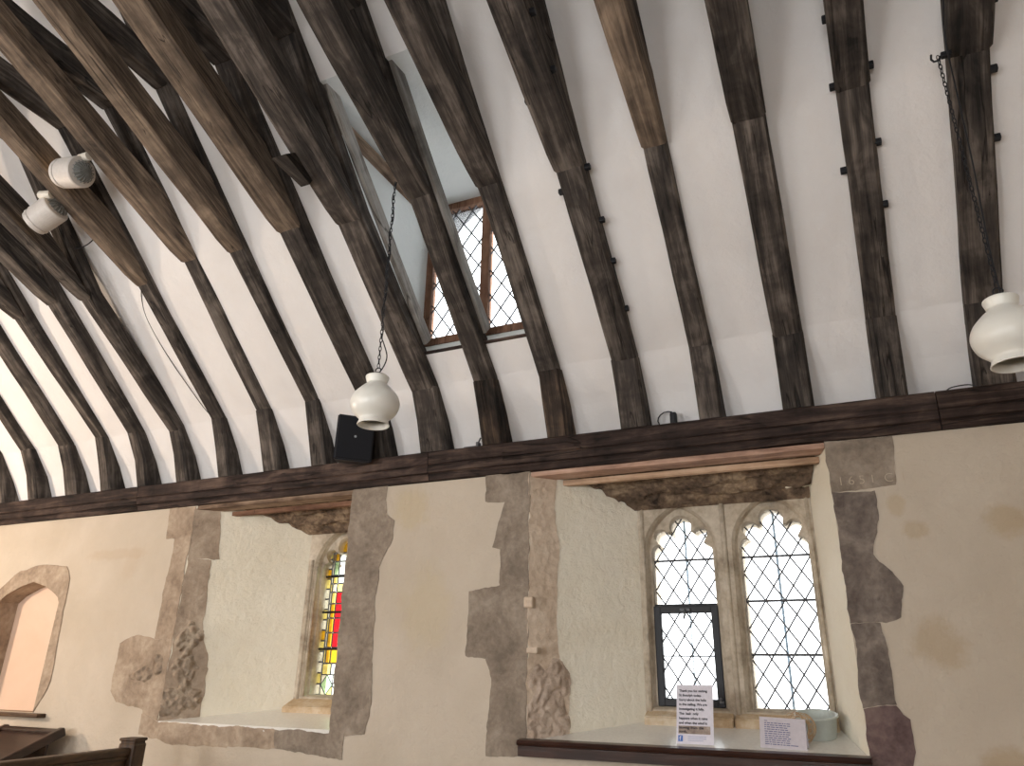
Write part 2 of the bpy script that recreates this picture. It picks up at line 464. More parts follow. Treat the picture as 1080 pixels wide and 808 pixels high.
# ------------------------------------------------------------------ roof plaster (with the dormer opening) and dormer lining
XA, XB = -9.4, 3.0
def zr(y): return 3.27 + .885 * (-.15 - y)
DX0, DX1, DY0, DY1 = -2.43, -1.52, -.325, -1.575
WY, WZ0, WZ1 = -.19, 3.535, 4.615
XG = sorted([XA + (XB - XA) * k / 90 for k in range(91)] + [DX0, DX1])
bm = bmesh.new()
def strip(x0, x1, P):
    for xa_, xb_ in zip(XG, XG[1:]):
        if xa_ < x0 - 1e-6 or xb_ > x1 + 1e-6: continue
        for (p, q) in zip(P, P[1:]):
            face(bm, [(xa_, p[0], p[1]), (xb_, p[0], p[1]), (xb_, q[0], q[1]), (xa_, q[0], q[1])])
RIDGE = -3.2
south = [(RIDGE, zr(RIDGE)), (-6.25, 3.27), (-6.45, 2.86)]
low = [(.125, 2.855), (.01, 3.06), (-.15, 3.27), (DY0, zr(DY0))]
mid = [(DY0, zr(DY0)), (-.8, zr(-.8)), (-1.2, zr(-1.2)), (DY1, zr(DY1))]
top = [(DY1, zr(DY1)), (-2.4, zr(-2.4)), (RIDGE, zr(RIDGE))] + south[1:]
strip(XA, XB, low); strip(XA, XB, top)
strip(XA, DX0, mid); strip(DX1, XB, mid)
bmesh.ops.remove_doubles(bm, verts=bm.verts, dist=1e-4)
for v in bm.verts:
    if -3 < v.co.y < .05 and not (DX0 - .2 < v.co.x < DX1 + .2 and -1.7 < v.co.y < -.2):
        k = .012 * noise.noise(v.co * 1.7); v.co.y += k * .66; v.co.z += k * .75
struct(obj('ceiling', bm, M_ceil, smooth=False))
# lining of the dormer: cheeks, flat ceiling, sloping sill
bm = bmesh.new()
zo0, zo1 = zr(DY0), zr(DY1)
for X in (DX0, DX1):
    face(bm, [(X, DY0, zo0), (X, DY1, zo1), (X, WY, WZ1), (X, WY, WZ0)])
face(bm, [(DX0, DY1, zo1), (DX1, DY1, zo1), (DX1, WY, WZ1), (DX0, WY, WZ1)])
face(bm, [(DX0, DY0, zo0), (DX1, DY0, zo0), (DX1, WY, WZ0), (DX0, WY, WZ0)])
struct(obj('ceiling', bm, plaster_mat('daylit_dormer_plaster', srgb(240, 243, 242), srgb(232, 236, 235), bumpy=.3, blot=.1)))  # whiter and cooler than the roof plaster, window light painted into the tone

# ------------------------------------------------------------------ north wall with its two windows and niche, cut out of one slab
def new_solid(name, verts, faces):
    bm = bmesh.new(); vs = [bm.verts.new(v) for v in verts]
    for f in faces: bm.faces.new([vs[i] for i in f])
    bmesh.ops.recalc_face_normals(bm, faces=bm.faces)
    me = bpy.data.meshes.new(name); bm.to_mesh(me); bm.free()
    return me
HEX = [(0, 1, 2, 3), (4, 7, 6, 5), (0, 4, 5, 1), (1, 5, 6, 2), (2, 6, 7, 3), (3, 7, 4, 0)]
def frustum(x0, x1, z0, z1, X0, X1, Z0, Z1, y1=.45):
    # front rectangle at y=0 and back at y=y1, extended a little past the wall face
    g = -.2 / y1
    e = lambda a, b: a + (b - a) * g
    f = [(e(x0, X0), -.2, e(z0, Z0)), (e(x1, X1), -.2, e(z0, Z0)), (e(x1, X1), -.2, e(z1, Z1)), (e(x0, X0), -.2, e(z1, Z1))]
    b = [(X0, y1, Z0), (X1, y1, Z0), (X1, y1, Z1), (X0, y1, Z1)]
    return new_solid('cut', f + b, HEX)
def hbox(x0, x1, y0, y1, z0, z1):
    return new_solid('cut', [(x0, y0, z0), (x1, y0, z0), (x1, y0, z1), (x0, y0, z1), (x0, y1, z0), (x1, y1, z0), (x1, y1, z1), (x0, y1, z1)], HEX)
def extruded(outline, y0, y1):
    n = len(outline)
    return new_solid('cut', [(x, y0, z) for x, z in outline] + [(x, y1, z) for x, z in outline],
                     [tuple(range(n)), tuple(range(2 * n - 1, n - 1, -1))] + [(i, (i + 1) % n, n + (i + 1) % n, n + i) for i in range(n)])
RW = dict(x0=-1.732, x1=-.077, X0=-1.2, X1=-.205)      # right window: arrises on the wall face and where the splays end
LW = dict(x0=-4.425, x1=-3.016, X0=-3.68, X1=-3.12)
ZB, ZT, ZB2, ZT2 = 1.19, 2.92, 1.285, 2.50
YS = .45
NICHE = [(-6.44, 1.225), (-6.44, 2.03), (-6.36, 2.085), (-6.2, 2.145), (-6.06, 2.175), (-5.9, 2.135), (-5.78, 2.08), (-5.702, 2.03), (-5.702, 1.225)]
wall_me = hbox(-9.4, 3.0, 0, .8, 0, 2.67)
wall = bpy.data.objects.new('wall_front', wall_me); COL.objects.link(wall)
cut_mes = []
for W in (RW, LW):
    cut_mes.append(frustum(W['x0'], W['x1'], ZB, ZT, W['X0'], W['X1'], ZB2, ZT2, YS))
    cut_mes.append(hbox(W['X0'], W['X1'], YS - .01, .9, ZB2, ZT2))
cut_mes.append(extruded(NICHE, -.1, .16))
for i, cm in enumerate(cut_mes):
    co = bpy.data.objects.new('cut', cm); COL.objects.link(co)
    md = wall.modifiers.new('b', 'BOOLEAN'); md.operation = 'DIFFERENCE'; md.object = co; md.solver = 'EXACT'
bpy.context.view_layer.update()
dg = bpy.context.evaluated_depsgraph_get()
res = bpy.data.meshes.new_from_object(wall.evaluated_get(dg))
wall.modifiers.clear()
for o in [o for o in COL.objects if o.name.startswith('cut')]: bpy.data.objects.remove(o)
wall.data = res
wall.data.materials.clear()
for m in (M_wall, M_lit_splay, M_niche, M_st_brown): wall.data.materials.append(m)
for p in wall.data.polygons:
    c = p.center; p.material_index = 0
    if .01 < c.y < .78:
        if c.x < -5: p.material_index = 3
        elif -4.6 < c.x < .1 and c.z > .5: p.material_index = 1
    if c.x < -5 and abs(c.y - .16) < .01: p.material_index = 2
struct(wall)

# rest of the room (behind and beside the camera)
def wallbox(name, b, mat, holes=()):
    me = hbox(*b); o = bpy.data.objects.new(name, me); COL.objects.link(o); me.materials.append(mat)
    cs = []
    for h in holes:
        c = bpy.data.objects.new('cut', hbox(*h)); COL.objects.link(c); cs.append(c)
        md = o.modifiers.new('b', 'BOOLEAN'); md.object = c; md.operation = 'DIFFERENCE'; md.solver = 'EXACT'
    if cs:
        bpy.context.view_layer.update()
        r = bpy.data.meshes.new_from_object(o.evaluated_get(bpy.context.evaluated_depsgraph_get()))
        o.modifiers.clear(); o.data = r
        for c in cs: bpy.data.objects.remove(c)
        r.materials.clear(); r.materials.append(mat)
    return struct(o)
SW = [(-6.6, -5.0), (-3.6, -2.0), (-.6, 1.0)]
wallbox('wall_back', (-9.4, 3.0, -7.2, -6.4, 0, 2.86), M_wall, [(a, b, -7.4, -6.2, 1.2, 2.7) for a, b in SW])
wallbox('wall_right', (3.0, 3.2, -7.2, .8, 0, 6.0), M_wall)
wallbox('wall_left', (-9.6, -9.4, -7.2, .8, 0, 6.0), M_wall)
M_floor = stone('floor_stone', srgb(120, 104, 88), srgb(146, 128, 108), srgb(168, 150, 130), bumpy=.2)
wallbox('floor', (-9.6, 3.2, -7.2, .8, -.1, 0), M_floor)

# ------------------------------------------------------------------ dressed stones in the wall plaster
def ragged(pts, amp, seed, step=.02):
    out = []
    for i, p in enumerate(pts):
        q = pts[(i + 1) % len(pts)]; L = math.dist(p, q); n = max(1, int(L / step))
        for k in range(n):
            t = k / n; x = p[0] + (q[0] - p[0]) * t; z = p[1] + (q[1] - p[1]) * t
            a = amp if k else amp * .4
            nv = lambda k: noise.noise(Vector((x * 8, z * 8, k))) + .45 * noise.noise(Vector((x * 31, z * 31, k)))
            out.append((x + a * nv(1.5), z + a * nv(41.5)))
    return out
def inset(pts, d):
    cx = sum(p[0] for p in pts) / len(pts); cz = sum(p[1] for p in pts) / len(pts)
    out = []
    for x, z in pts:
        L = math.hypot(x - cx, z - cz) or 1
        out.append((x - (x - cx) / L * d, z - (z - cz) / L * d))
    return out
from mathutils.geometry import delaunay_2d_cdt
def slab(bm, pts, mi, seed, th=.004, amp=.014, P=lambda u, z, h: (u, -h, z), edges=None):
    mx_ = sum(p[0] for p in pts) / len(pts); mz_ = sum(p[1] for p in pts) / len(pts)
    pts = [(x + .003 * (x - mx_) / (abs(x - mx_) + .02), z + .003 * (z - mz_) / (abs(z - mz_) + .02)) for x, z in pts]
    o = ragged(pts, amp, seed); n = len(o)
    us = [p[0] for p in o]; zs = [p[1] for p in o]; g = .022
    def inside(x, z):
        c = False; m = 1e9
        for i in range(n):
            a, b = o[i], o[(i + 1) % n]
            if (a[1] > z) != (b[1] > z) and x < (b[0] - a[0]) * (z - a[1]) / (b[1] - a[1]) + a[0]: c = not c
            m = min(m, math.hypot(a[0] - x, a[1] - z))
        return c and m > g * .55
    V = [Vector(p) for p in o]
    z = min(zs)
    while z < max(zs):
        x = min(us)
        while x < max(us):
            q = (x + g * .3 * noise.noise(Vector((x * 40, z * 40, 1))), z + g * .3 * noise.noise(Vector((x * 40, z * 40, 7))))
            if inside(*q): V.append(Vector(q))
            x += g
        z += g
    r = delaunay_2d_cdt(V, [], [list(range(n))], 1, 1e-5)
    top = []
    for i, v in enumerate(r[0]):
        k = 1 if i >= n else 0
        h = th + k * .0035 * noise.fractal(Vector((v.x * 14, v.y * 14, seed)), 1, 2, 3)
        top.append(bm.verts.new(P(v.x, v.y, max(.0015, h))))
    for f in r[2]:
        fc = bm.faces.new([top[i] for i in f]); fc.material_index = mi; fc.smooth = True
    bot = [bm.verts.new(P(u, z_, -.004)) for u, z_ in o]; tp = [bm.verts.new(P(u, z_, th)) for u, z_ in o]
    for k in range(n):
        f = bm.faces.new((bot[k], bot[(k + 1) % n], tp[(k + 1) % n], tp[k])); f.material_index = mi
STM = [M_st_brown, M_st_grey, M_st_dark, M_st_purple, M_st_pale, M_st_pit]
def stones(name, lst, P=None, th=.003, amp=.014):
    bm = bmesh.new()
    for i, (pts, mi) in enumerate(lst):
        slab(bm, pts, mi, i * 3.3 + len(lst), th + .001 * (i % 2), amp, P or (lambda u, z, h: (u, -h, z)))
    return struct(obj(name, bm, STM))
stones('trim_1', [
 ([(-.077, 2.675), (.23, 2.668), (.212, 2.424), (-.078, 2.411)], 1),
 ([(-.078, 2.405), (.114, 2.40), (.112, 2.273), (.068, 2.093), (.135, 1.998), (.167, 1.949), (.137, 1.81), (.07, 1.784), (-.078, 1.784)], 2),
 ([(-.077, 1.776), (.045, 1.778), (.057, 1.645), (.061, 1.432), (-.077, 1.416)], 2),
 ([(-.076, 1.408), (.058, 1.424), (.105, 1.371), (.092, 1.22), (.07, 1.06), (-.072, 1.05)], 3)])
stones('trim_2', [
 ([(-2.022, 2.669), (-1.734, 2.671), (-1.733, 2.5), (-2.017, 2.518)], 1),
 ([(-1.882, 2.508), (-1.733, 2.496), (-1.733, 2.02), (-1.907, 2.023), (-1.913, 2.22), (-1.963, 2.237)], 1),
 ([(-2.11, 1.985), (-1.907, 2.017), (-1.733, 2.014), (-1.733, 1.625), (-1.987, 1.618), (-2.113, 1.635)], 1),
 ([(-1.987, 1.613), (-1.733, 1.619), (-1.737, 1.225), (-1.78, 1.138), (-1.969, 1.132), (-1.947, 1.507)], 1)])
stones('trim_3', [
 ([(-4.688, 2.666), (-4.427, 2.661), (-4.427, 2.43), (-4.669, 2.443)], 0),
 ([(-4.584, 2.434), (-4.427, 2.425), (-4.43, 1.732), (-4.603, 1.735)], 0),
 ([(-4.939, 1.703), (-4.76, 1.76), (-4.603, 1.728), (-4.43, 1.726), (-4.43, 1.215), (-4.585, 1.25), (-4.59, 1.275), (-4.859, 1.321), (-4.936, 1.389)], 0),
 ([(-4.588, 1.247), (-4.425, 1.205), (-3.895, 1.2), (-3.869, 1.086), (-4.314, 1.083), (-4.585, 1.128)], 0),
 ([(-3.89, 1.198), (-3.429, 1.196), (-3.41, 1.097), (-3.863, 1.086)], 0),
 ([(-3.424, 1.196), (-3.013, 1.196), (-2.905, 1.2), (-2.904, 1.061), (-3.085, 1.077), (-3.405, 1.097)], 1)])
stones('trim_4', [
 ([(-3.015, 2.683), (-2.744, 2.672), (-2.732, 2.49), (-3.015, 2.504)], 1),
 ([(-3.015, 2.5), (-2.732, 2.486), (-2.67, 2.439), (-2.674, 2.325), (-2.763, 2.149), (-2.762, 2.003), (-3.015, 2.004)], 1),
 ([(-3.015, 1.998), (-2.762, 1.997), (-2.747, 1.587), (-3.015, 1.587)], 1),
 ([(-3.015, 1.581), (-2.747, 1.583), (-2.742, 1.316), (-2.767, 1.202), (-2.9, 1.186), (-2.902, 1.2), (-3.013, 1.2)], 1)])
# stones on the splays
def on_splay(W):
    a = Vector((W['x0'], 0)); b = Vector((W['X0'], YS)); t = (b - a).normalized(); n = Vector((t.y, -t.x))
    return lambda u, z, h: (a.x + t.x * u + n.x * h, a.y + t.y * u + n.y * h, z)
stones('trim_5', [([(.0, 2.666), (.17, 2.645), (.16, 2.478), (.005, 2.482)], 4), ([(.0, 2.478), (.158, 2.472), (.185, 2.21), (.167, 2.021), (.002, 2.016)], 4),
                  ([(.0, 2.012), (.167, 2.016), (.176, 1.621), (.0, 1.615)], 4), ([(.0, 1.613), (.18, 1.618), (.236, 1.514), (.232, 1.236), (.002, 1.215)], 4)], on_splay(RW))
stones('trim_6', [([(.0, 2.654), (.173, 2.646), (.229, 2.29), (.003, 2.28)], 0), ([(.003, 2.277), (.165, 2.275), (.189, 1.826), (.003, 1.82)], 0),
                  ([(.003, 1.818), (.189, 1.822), (.268, 1.542), (.258, 1.235), (.002, 1.212)], 0)], on_splay(LW))
# pitted rubble: real relief rising out of the stone strips
def rubble(name, P, u0, u1, z0, z1, blobs, seed, amp, mat, sc=15):
    bm = bmesh.new(); nu, nz = int((u1 - u0) / .0085), int((z1 - z0) / .0085)
    G = []
    for j in range(nz + 1):
        row = []
        z = z0 + (z1 - z0) * j / nz
        for i in range(nu + 1):
            u = u0 + (u1 - u0) * i / nu
            m = 0
            for (bu, bz, ru, rz) in blobs:
                d = math.hypot((u - bu) / ru, (z - bz) / rz) + .55 * noise.noise(Vector((u * 11, z * 11, seed + bz)))
                m = max(m, min(1, max(0, (1.1 - d) / .3)))
            v = noise.voronoi(Vector((u * sc, z * sc * .9, seed)))[0]
            h = min(.5, (v[1] - v[0]) * 1.1) + .25 * noise.fractal(Vector((u * 34, z * 34, seed)), 1, 2, 3)
            row.append(bm.verts.new(P(u, z, -.004 + m * (.011 + amp * h))))
        G.append(row)
    for j in range(nz):
        for i in range(nu): bm.faces.new((G[j][i], G[j][i + 1], G[j + 1][i + 1], G[j + 1][i]))
    return struct(obj(name, bm, mat, smooth=True))
rubble('trim_7', on_splay(RW), .0, .245, 1.222, 1.64, [(.11, 1.33, .13, .16), (.13, 1.47, .11, .15), (.06, 1.55, .06, .08)], 3.0, .03, M_st_pit)
rubble('trim_8', on_splay(LW), .0, .27, 1.215, 1.86, [(.11, 1.74, .08, .09), (.12, 1.52, .09, .12), (.1, 1.33, .12, .11)], 8.0, .065, M_st_pit2)
rubble('trim_10', lambda u, z, h: (u, -h, z), -4.78, -4.44, 1.3, 1.7, [(-4.66, 1.5, .11, .05), (-4.52, 1.56, .06, .07)], 12.0, .03, M_st_pit2)
# niche surround
bm = bmesh.new()
NO = [(-6.56, 1.21), (-6.56, 2.06), (-6.478, 2.136), (-6.285, 2.273), (-6.017, 2.312), (-5.685, 2.29), (-5.632, 2.17), (-5.609, 1.782), (-5.584, 1.414), (-5.70, 1.225)]
def resample(p, n):
    L = [0]
    for a, b in zip(p, p[1:]): L.append(L[-1] + math.dist(a, b))
    out = []
    for k in range(n):
        s = L[-1] * k / (n - 1); i = 0
        while i < len(L) - 2 and L[i + 1] < s: i += 1
        t = (s - L[i]) / max(1e-9, L[i + 1] - L[i])
        out.append((p[i][0] + (p[i + 1][0] - p[i][0]) * t, p[i][1] + (p[i + 1][1] - p[i][1]) * t))
    return out
A_ = resample(NO[:5], 24)[:-1] + resample(NO[4:], 24); B_ = resample(NICHE[:5], 24)[:-1] + resample(NICHE[4:], 24)
A_ = [(x + .012 * noise.noise(Vector((x * 8, z * 8, 1))), z + .012 * noise.noise(Vector((x * 8, z * 8, 5)))) for x, z in A_]
va = [bm.verts.new((x, .004, z)) for x, z in A_]; vb = [bm.verts.new((x, -.007, z)) for x, z in inset(A_, .008)]; vc = [bm.verts.new((x, -.007, z)) for x, z in B_]; vd = [bm.verts.new((x, .01, z)) for x, z in B_]
for P_, Q_ in ((va, vb), (vb, vc), (vc, vd)):
    for i in range(len(A_) - 1): bm.faces.new((P_[i], P_[i + 1], Q_[i + 1], Q_[i]))
struct(obj('trim_9', bm, M_st_brown))
bm = bmesh.new(); box(bm, -6.5, -5.56, -.07, .15, 1.195, 1.222, None, .006)
o = uv_by_axis(obj('niche_shelf', bm, M_pew)); tag(o, 'thin dark wooden shelf at the foot of the arched wall niche', 'shelf')
# carved figures on the top right quoin
def text_mesh(name, body, size, mat, parent, M, extrude=.0006, align='LEFT', spacing=1.0, bold=0.0):
    cu = bpy.data.curves.new('t', 'FONT'); cu.body = body; cu.size = size; cu.extrude = extrude; cu.align_x = align
    cu.space_line = spacing; cu.offset = bold
    to = bpy.data.objects.new('t', cu); COL.objects.link(to)
    bpy.context.view_layer.update()
    me = bpy.data.meshes.new_from_object(to.evaluated_get(bpy.context.evaluated_depsgraph_get()))
    bpy.data.objects.remove(to)
    me.transform(M); me.materials.clear(); me.materials.append(mat); me.name = name
    o = bpy.data.objects.new(name, me); COL.objects.link(o)
    if parent is not None:
        o.parent = parent; o.matrix_parent_inverse = parent_world(parent).inverted()
    return o
M_carve = plain('carving_lines', srgb(190, 176, 156), .9)
front = Matrix(((1, 0, 0, 0), (0, 0, -1, 0), (0, 1, 0, 0), (0, 0, 0, 1)))
q1 = bpy.data.objects['trim_1']
text_mesh('carved_letters', '1 6 5 1  C  I', .062, M_carve, q1, Matrix.Translation((-.045, -.0075, 2.438)) @ front, .0008, bold=-.0012)

# ------------------------------------------------------------------ stone windows
def light_outline(cx, a, zb, zs, kind, wide=1.0, top=1.0, n=14):
    """closed outline (x,z), fixed number of points: 'cusp' = cinquefoil head, 'arch' = plain pointed head"""
    pts = []
    for k in range(4): pts.append((-1 + 2 * k / 4, None))
    low_ = [(cx - a * wide + 2 * a * wide * k / 4, zb) for k in range(5)]
    right = [(cx + a * wide, zb + (zs - zb) * k / 6) for k in range(1, 6)]
    N = 3 * n
    half = []
    if kind == 'cusp':
        def arc(c, r, a0, a1, m):
            return [(c[0] + r * math.cos(R(a0 + (a1 - a0) * k / (m - 1))), c[1] + r * math.sin(R(a0 + (a1 - a0) * k / (m - 1)))) for k in range(m)]
        half = arc((.70, -.03), .30, 5, 84, n) + arc((.655, .50), .265, -62, 148, n) + arc((0, .82), .36, -22, 90, n)
    else:
        # two-centred pointed arch
        rr = 1.75
        cxx = 1 - rr
        amax = math.acos(-cxx / rr)
        for k in range(N):
            t = amax * k / (N - 1)
            half.append((cxx + rr * math.cos(t), rr * math.sin(t)))
        hmax = half[-1][1]
        half = [(x, z / hmax * 1.28) for x, z in half]
    rt = [(cx + a * wide * x, zs + a * top * z) for x, z in half]
    lf = [(cx - a * wide * x, zs + a * top * z) for x, z in half][::-1]
    left = [(cx - a * wide, zb + (zs - zb) * k / 6) for k in range(5, 0, -1)]
    return low_ + right + rt + lf[1:] + left
def plate_with_holes(bm, x0, x1, z0, z1, y, holes):
    """holes: list of rings of BMVerts lying at y"""
    ov = [bm.verts.new(p) for p in ((x0, y, z0), (x1, y, z0), (x1, y, z1), (x0, y, z1))]
    es = [bm.edges.new((ov[i], ov[(i + 1) % 4])) for i in range(4)]
    for h in holes:
        for i in range(len(h)):
            e = bm.edges.get((h[i], h[(i + 1) % len(h)])) or bm.edges.new((h[i], h[(i + 1) % len(h)]))
            es.append(e)
    bmesh.ops.triangle_fill(bm, use_beauty=True, edges=es, normal=(0, -1, 0))
    return ov
def ring_at(bm, ol, y): return [bm.verts.new((x, y, z)) for x, z in ol]
def loft(bm, A, B, mi=0):
    n = len(A)
    for i in range(n):
        f = bm.faces.new((A[i], A[(i + 1) % n], B[(i + 1) % n], B[i])); f.material_index = mi
def stone_frame(name, W, lights, parent):
    """lights: list of (centre x, half width, sill z, springing z)"""
    x0, x1 = W['X0'], W['X1']
    bm = bmesh.new(); yf, yb = .44, .66
    fh, bh = [], []
    for (cx, a, zb, zs) in lights:
        A0 = light_outline(cx, a, zb - .015, zs, 'arch', 1.22, 1.22); A1 = light_outline(cx, a, zb - .005, zs, 'arch', 1.13, 1.17); A1b = light_outline(cx, a, zb, zs, 'arch', 1.08, 1.14)
        C0 = light_outline(cx, a, zb, zs, 'cusp', 1.03, 1.03); C1 = light_outline(cx, a, zb + .002, zs, 'cusp', 1.0, .97)
        # keep the bottoms level
        r0 = ring_at(bm, A0, yf); r1 = ring_at(bm, A1, yf + .022); r1c = ring_at(bm, A1, yf + .034); r2 = ring_at(bm, A1b, yf + .052)
        r3 = ring_at(bm, C0, yf + .054); r4 = ring_at(bm, C1, yf + .075); r5 = ring_at(bm, C1, yb)
        for p, q in ((r0, r1), (r1, r1c), (r1c, r2), (r2, r3), (r3, r4), (r4, r5)): loft(bm, p, q)
        fh.append(r0); bh.append(r5)
    of = plate_with_holes(bm, x0, x1, ZB2, ZT2, yf, fh)
    ob = plate_with_holes(bm, x0, x1, ZB2, ZT2, yb, bh)
    loft(bm, of, ob)
    return obj(name, bm, M_tracery, parent)

def lattice(bm, x0, x1, z0, z1, y, sx, sz, r=.0035, phase=(0, 0)):
    """diamond leading clipped to the rectangle"""
    s = sz / sx
    def clip(xa, za, sg):
        # line z = za + sg*s*(x-xa)
        P = []
        for X in (x0, x1):
            z = za + sg * s * (X - xa)
            if z0 <= z <= z1: P.append((X, z))
        for Z in (z0, z1):
            x = xa + (Z - za) / (sg * s)
            if x0 < x < x1: P.append((x, Z))
        if len(P) >= 2:
            P.sort(); a, b = P[0], P[-1]
            if math.dist(a, b) > .02: tube(bm, [(a[0], y, a[1]), (b[0], y, b[1])], r, 6)
    n = int(((x1 - x0) + (z1 - z0) / s) / sx) + 4
    for sg in (1, -1):
        for k in range(-n, n + 1):
            clip(x0 + phase[0] + k * sx, z0 + phase[1], sg)

w1 = struct(bpy.data.objects.new('window_1', None)); w1.location = (-.7, .5, 1.3); COL.objects.link(w1)
LA = (-.955, .178, 1.385, 2.235); LB = (-.432, .183, 1.385, 2.245)
stone_frame('stone_tracery', RW, [LA, LB], w1)
# moulded centre mullion roll and jamb shafts
bm = bmesh.new()
for xs, rr in ((-.695, .016), (-1.172, .011), (-.225, .011)):
    tube(bm, [(xs, .442, 1.31), (xs, .442, 2.49)], rr, 10)
obj('mullion_shafts', bm, M_tracery, w1, smooth=True)
# block sill below the lights
bm = bmesh.new()
for xa, xb in ((-1.199, -.72), (-.712, -.206)):
    vs = [bm.verts.new(p) for p in ((xa, .385, 1.272), (xb, .385, 1.272), (xb, .385, 1.335), (xa, .385, 1.335), (xa, .49, 1.385), (xb, .49, 1.385), (xa, .49, 1.272), (xb, .49, 1.272))]
    for q in ((0, 1, 2, 3), (3, 2, 5, 4), (4, 5, 7, 6), (6, 7, 1, 0), (0, 3, 4, 6), (1, 7, 5, 2)): bm.faces.new([vs[i] for i in q])
bmesh.ops.bevel(bm, geom=list(bm.edges), offset=.006, segments=2, affect='EDGES')
obj('sill_block', bm, M_tr_tan, w1)
for (cx, a, zb, zs), wide in ((LA, 1), (LB, 1)):
    g0, g1, zt = cx - a, cx + a, zs + a * 1.2
    zl = 1.92 if cx < -.7 else zb
    bm = bmesh.new(); box(bm, g0 - .01, g1 + .01, .553, .557, zl, zt)
    pane = obj('glass_pane', bm, M_glass, w1)
    bm = bmesh.new(); lattice(bm, g0, g1, zl, zt, .549, .105, .155, .0049, (.05, .02))
    obj('lead_lattice', bm, M_lead, pane)
    bars = (2.19,) if cx < -.7 else (2.19, 1.945, 1.66)
    bm = bmesh.new()
    for zbar in bars: tube(bm, [(g0 - .005, .54, zbar), (g1 + .005, .54, zbar)], .0065, 8)
    obj('saddle_bar', bm, M_lead, w1)
    bm = bmesh.new(); tube(bm, [(cx, .62, zb - .005), (cx, .62, zt + .02)], .007, 8)
    obj('stanchion', bm, plain('grey_blue_iron', srgb(150, 172, 190), .5), w1)
# opening iron casement in the left light
bm = bmesh.new()
ca, cb, cz0, cz1, yy = LA[0] - .186, LA[0] + .186, 1.385, 1.925, .487
fw = .042
def frame(bm, xa, xb, za, zb_, ya, yb, w_, bev=.005):
    box(bm, xa, xa + w_, ya, yb, za, zb_, None, bev); box(bm, xb - w_, xb, ya, yb, za, zb_, None, bev)
    box(bm, xa + w_ * .9, xb - w_ * .9, ya, yb, za, za + w_, None, bev); box(bm, xa + w_ * .9, xb - w_ * .9, ya, yb, zb_ - w_, zb_, None, bev)
frame(bm, ca, cb, cz0, cz1, yy, yy + .035, fw)
frame(bm, ca - .012, cb + .012, cz0 - .004, cz1 + .012, yy + .02, yy + .05, .022)
case = obj('casement', bm, M_iron, w1)
bm = bmesh.new(); box(bm, ca + .03, cb - .03, .503, .507, cz0 + .03, cz1 - .03)
cp = obj('casement_pane', bm, M_glass, case)
bm = bmesh.new(); lattice(bm, ca + .035, cb - .035, cz0 + .035, cz1 - .035, .499, .105, .155, .0049, (.03, .03))
tube(bm, [(ca + .03, .497, 1.65), (cb - .03, .497, 1.65)], .004, 6)
obj('lead_lattice', bm, M_lead, cp)
bm = bmesh.new()
box(bm, LA[0] - .03, LA[0] + .03, yy - .012, yy, cz1 - .034, cz1 - .016, None, .003)
tube(bm, [(LA[0], yy - .012, cz1 - .025), (LA[0], yy - .035, cz1 - .03), (LA[0] + .004, yy - .04, cz1 - .055), (LA[0] - .006, yy - .03, cz1 - .075)], .006, 8)
obj('latch', bm, M_lead, case)
bm = bmesh.new()
box(bm, cb - .03, cb - .005, yy - .015, yy, cz0 + .02, cz0 + .035, None, .003); lathe(bm, [(.001, -.008), (.009, -.004), (.009, .004), (.001, .008)], 12, Matrix.Translation((cb - .02, yy - .02, cz0 + .045)))
obj('stay', bm, M_lead, case)
# sloping reveal sill and the dark board along its edge
def sill(name, W, parent, mat, y0=-.002):
    bm = bmesh.new()
    def xs(y): return (W['x0'] + (W['X0'] - W['x0']) * max(0, y) / YS + .002, W['x1'] + (W['X1'] - W['x1']) * max(0, y) / YS - .002)
    a, b = xs(0), xs(.44)
    zf, zb_ = 1.213, 1.303
    P = [(a[0], y0, zf), (a[1], y0, zf), (b[1], .44, zb_), (b[0], .44, zb_)]
    Q = [(x, y, z - .03) for x, y, z in P]
    vs = [bm.verts.new(p) for p in P + Q]
    for q in ((0, 1, 2, 3), (7, 6, 5, 4), (0, 4, 5, 1), (1, 5, 6, 2), (2, 6, 7, 3), (3, 7, 4, 0)): bm.faces.new([vs[i] for i in q])
    return obj(name, bm, mat, parent)
sill('reveal_sill', RW, w1, M_sill)
bm = bmesh.new()
prof = [(-.003, 1.138), (-.045, 1.138), (-.048, 1.188), (-.062, 1.192), (-.068, 1.203), (-.060, 1.216), (-.003, 1.222)]
for xx in (-1.765, -.072):
    bm.faces.new([bm.verts.new((xx, y, z)) for y, z in prof])
bm.verts.ensure_lookup_table(); n = len(prof)
for i in range(n): bm.faces.new([bm.verts[i], bm.verts[(i + 1) % n], bm.verts[n + (i + 1) % n], bm.verts[n + i]])
tag(uv_by_axis(obj('sill_board', bm, M_varn)), 'dark varnished board along the front edge of the big window sill', 'sill board')
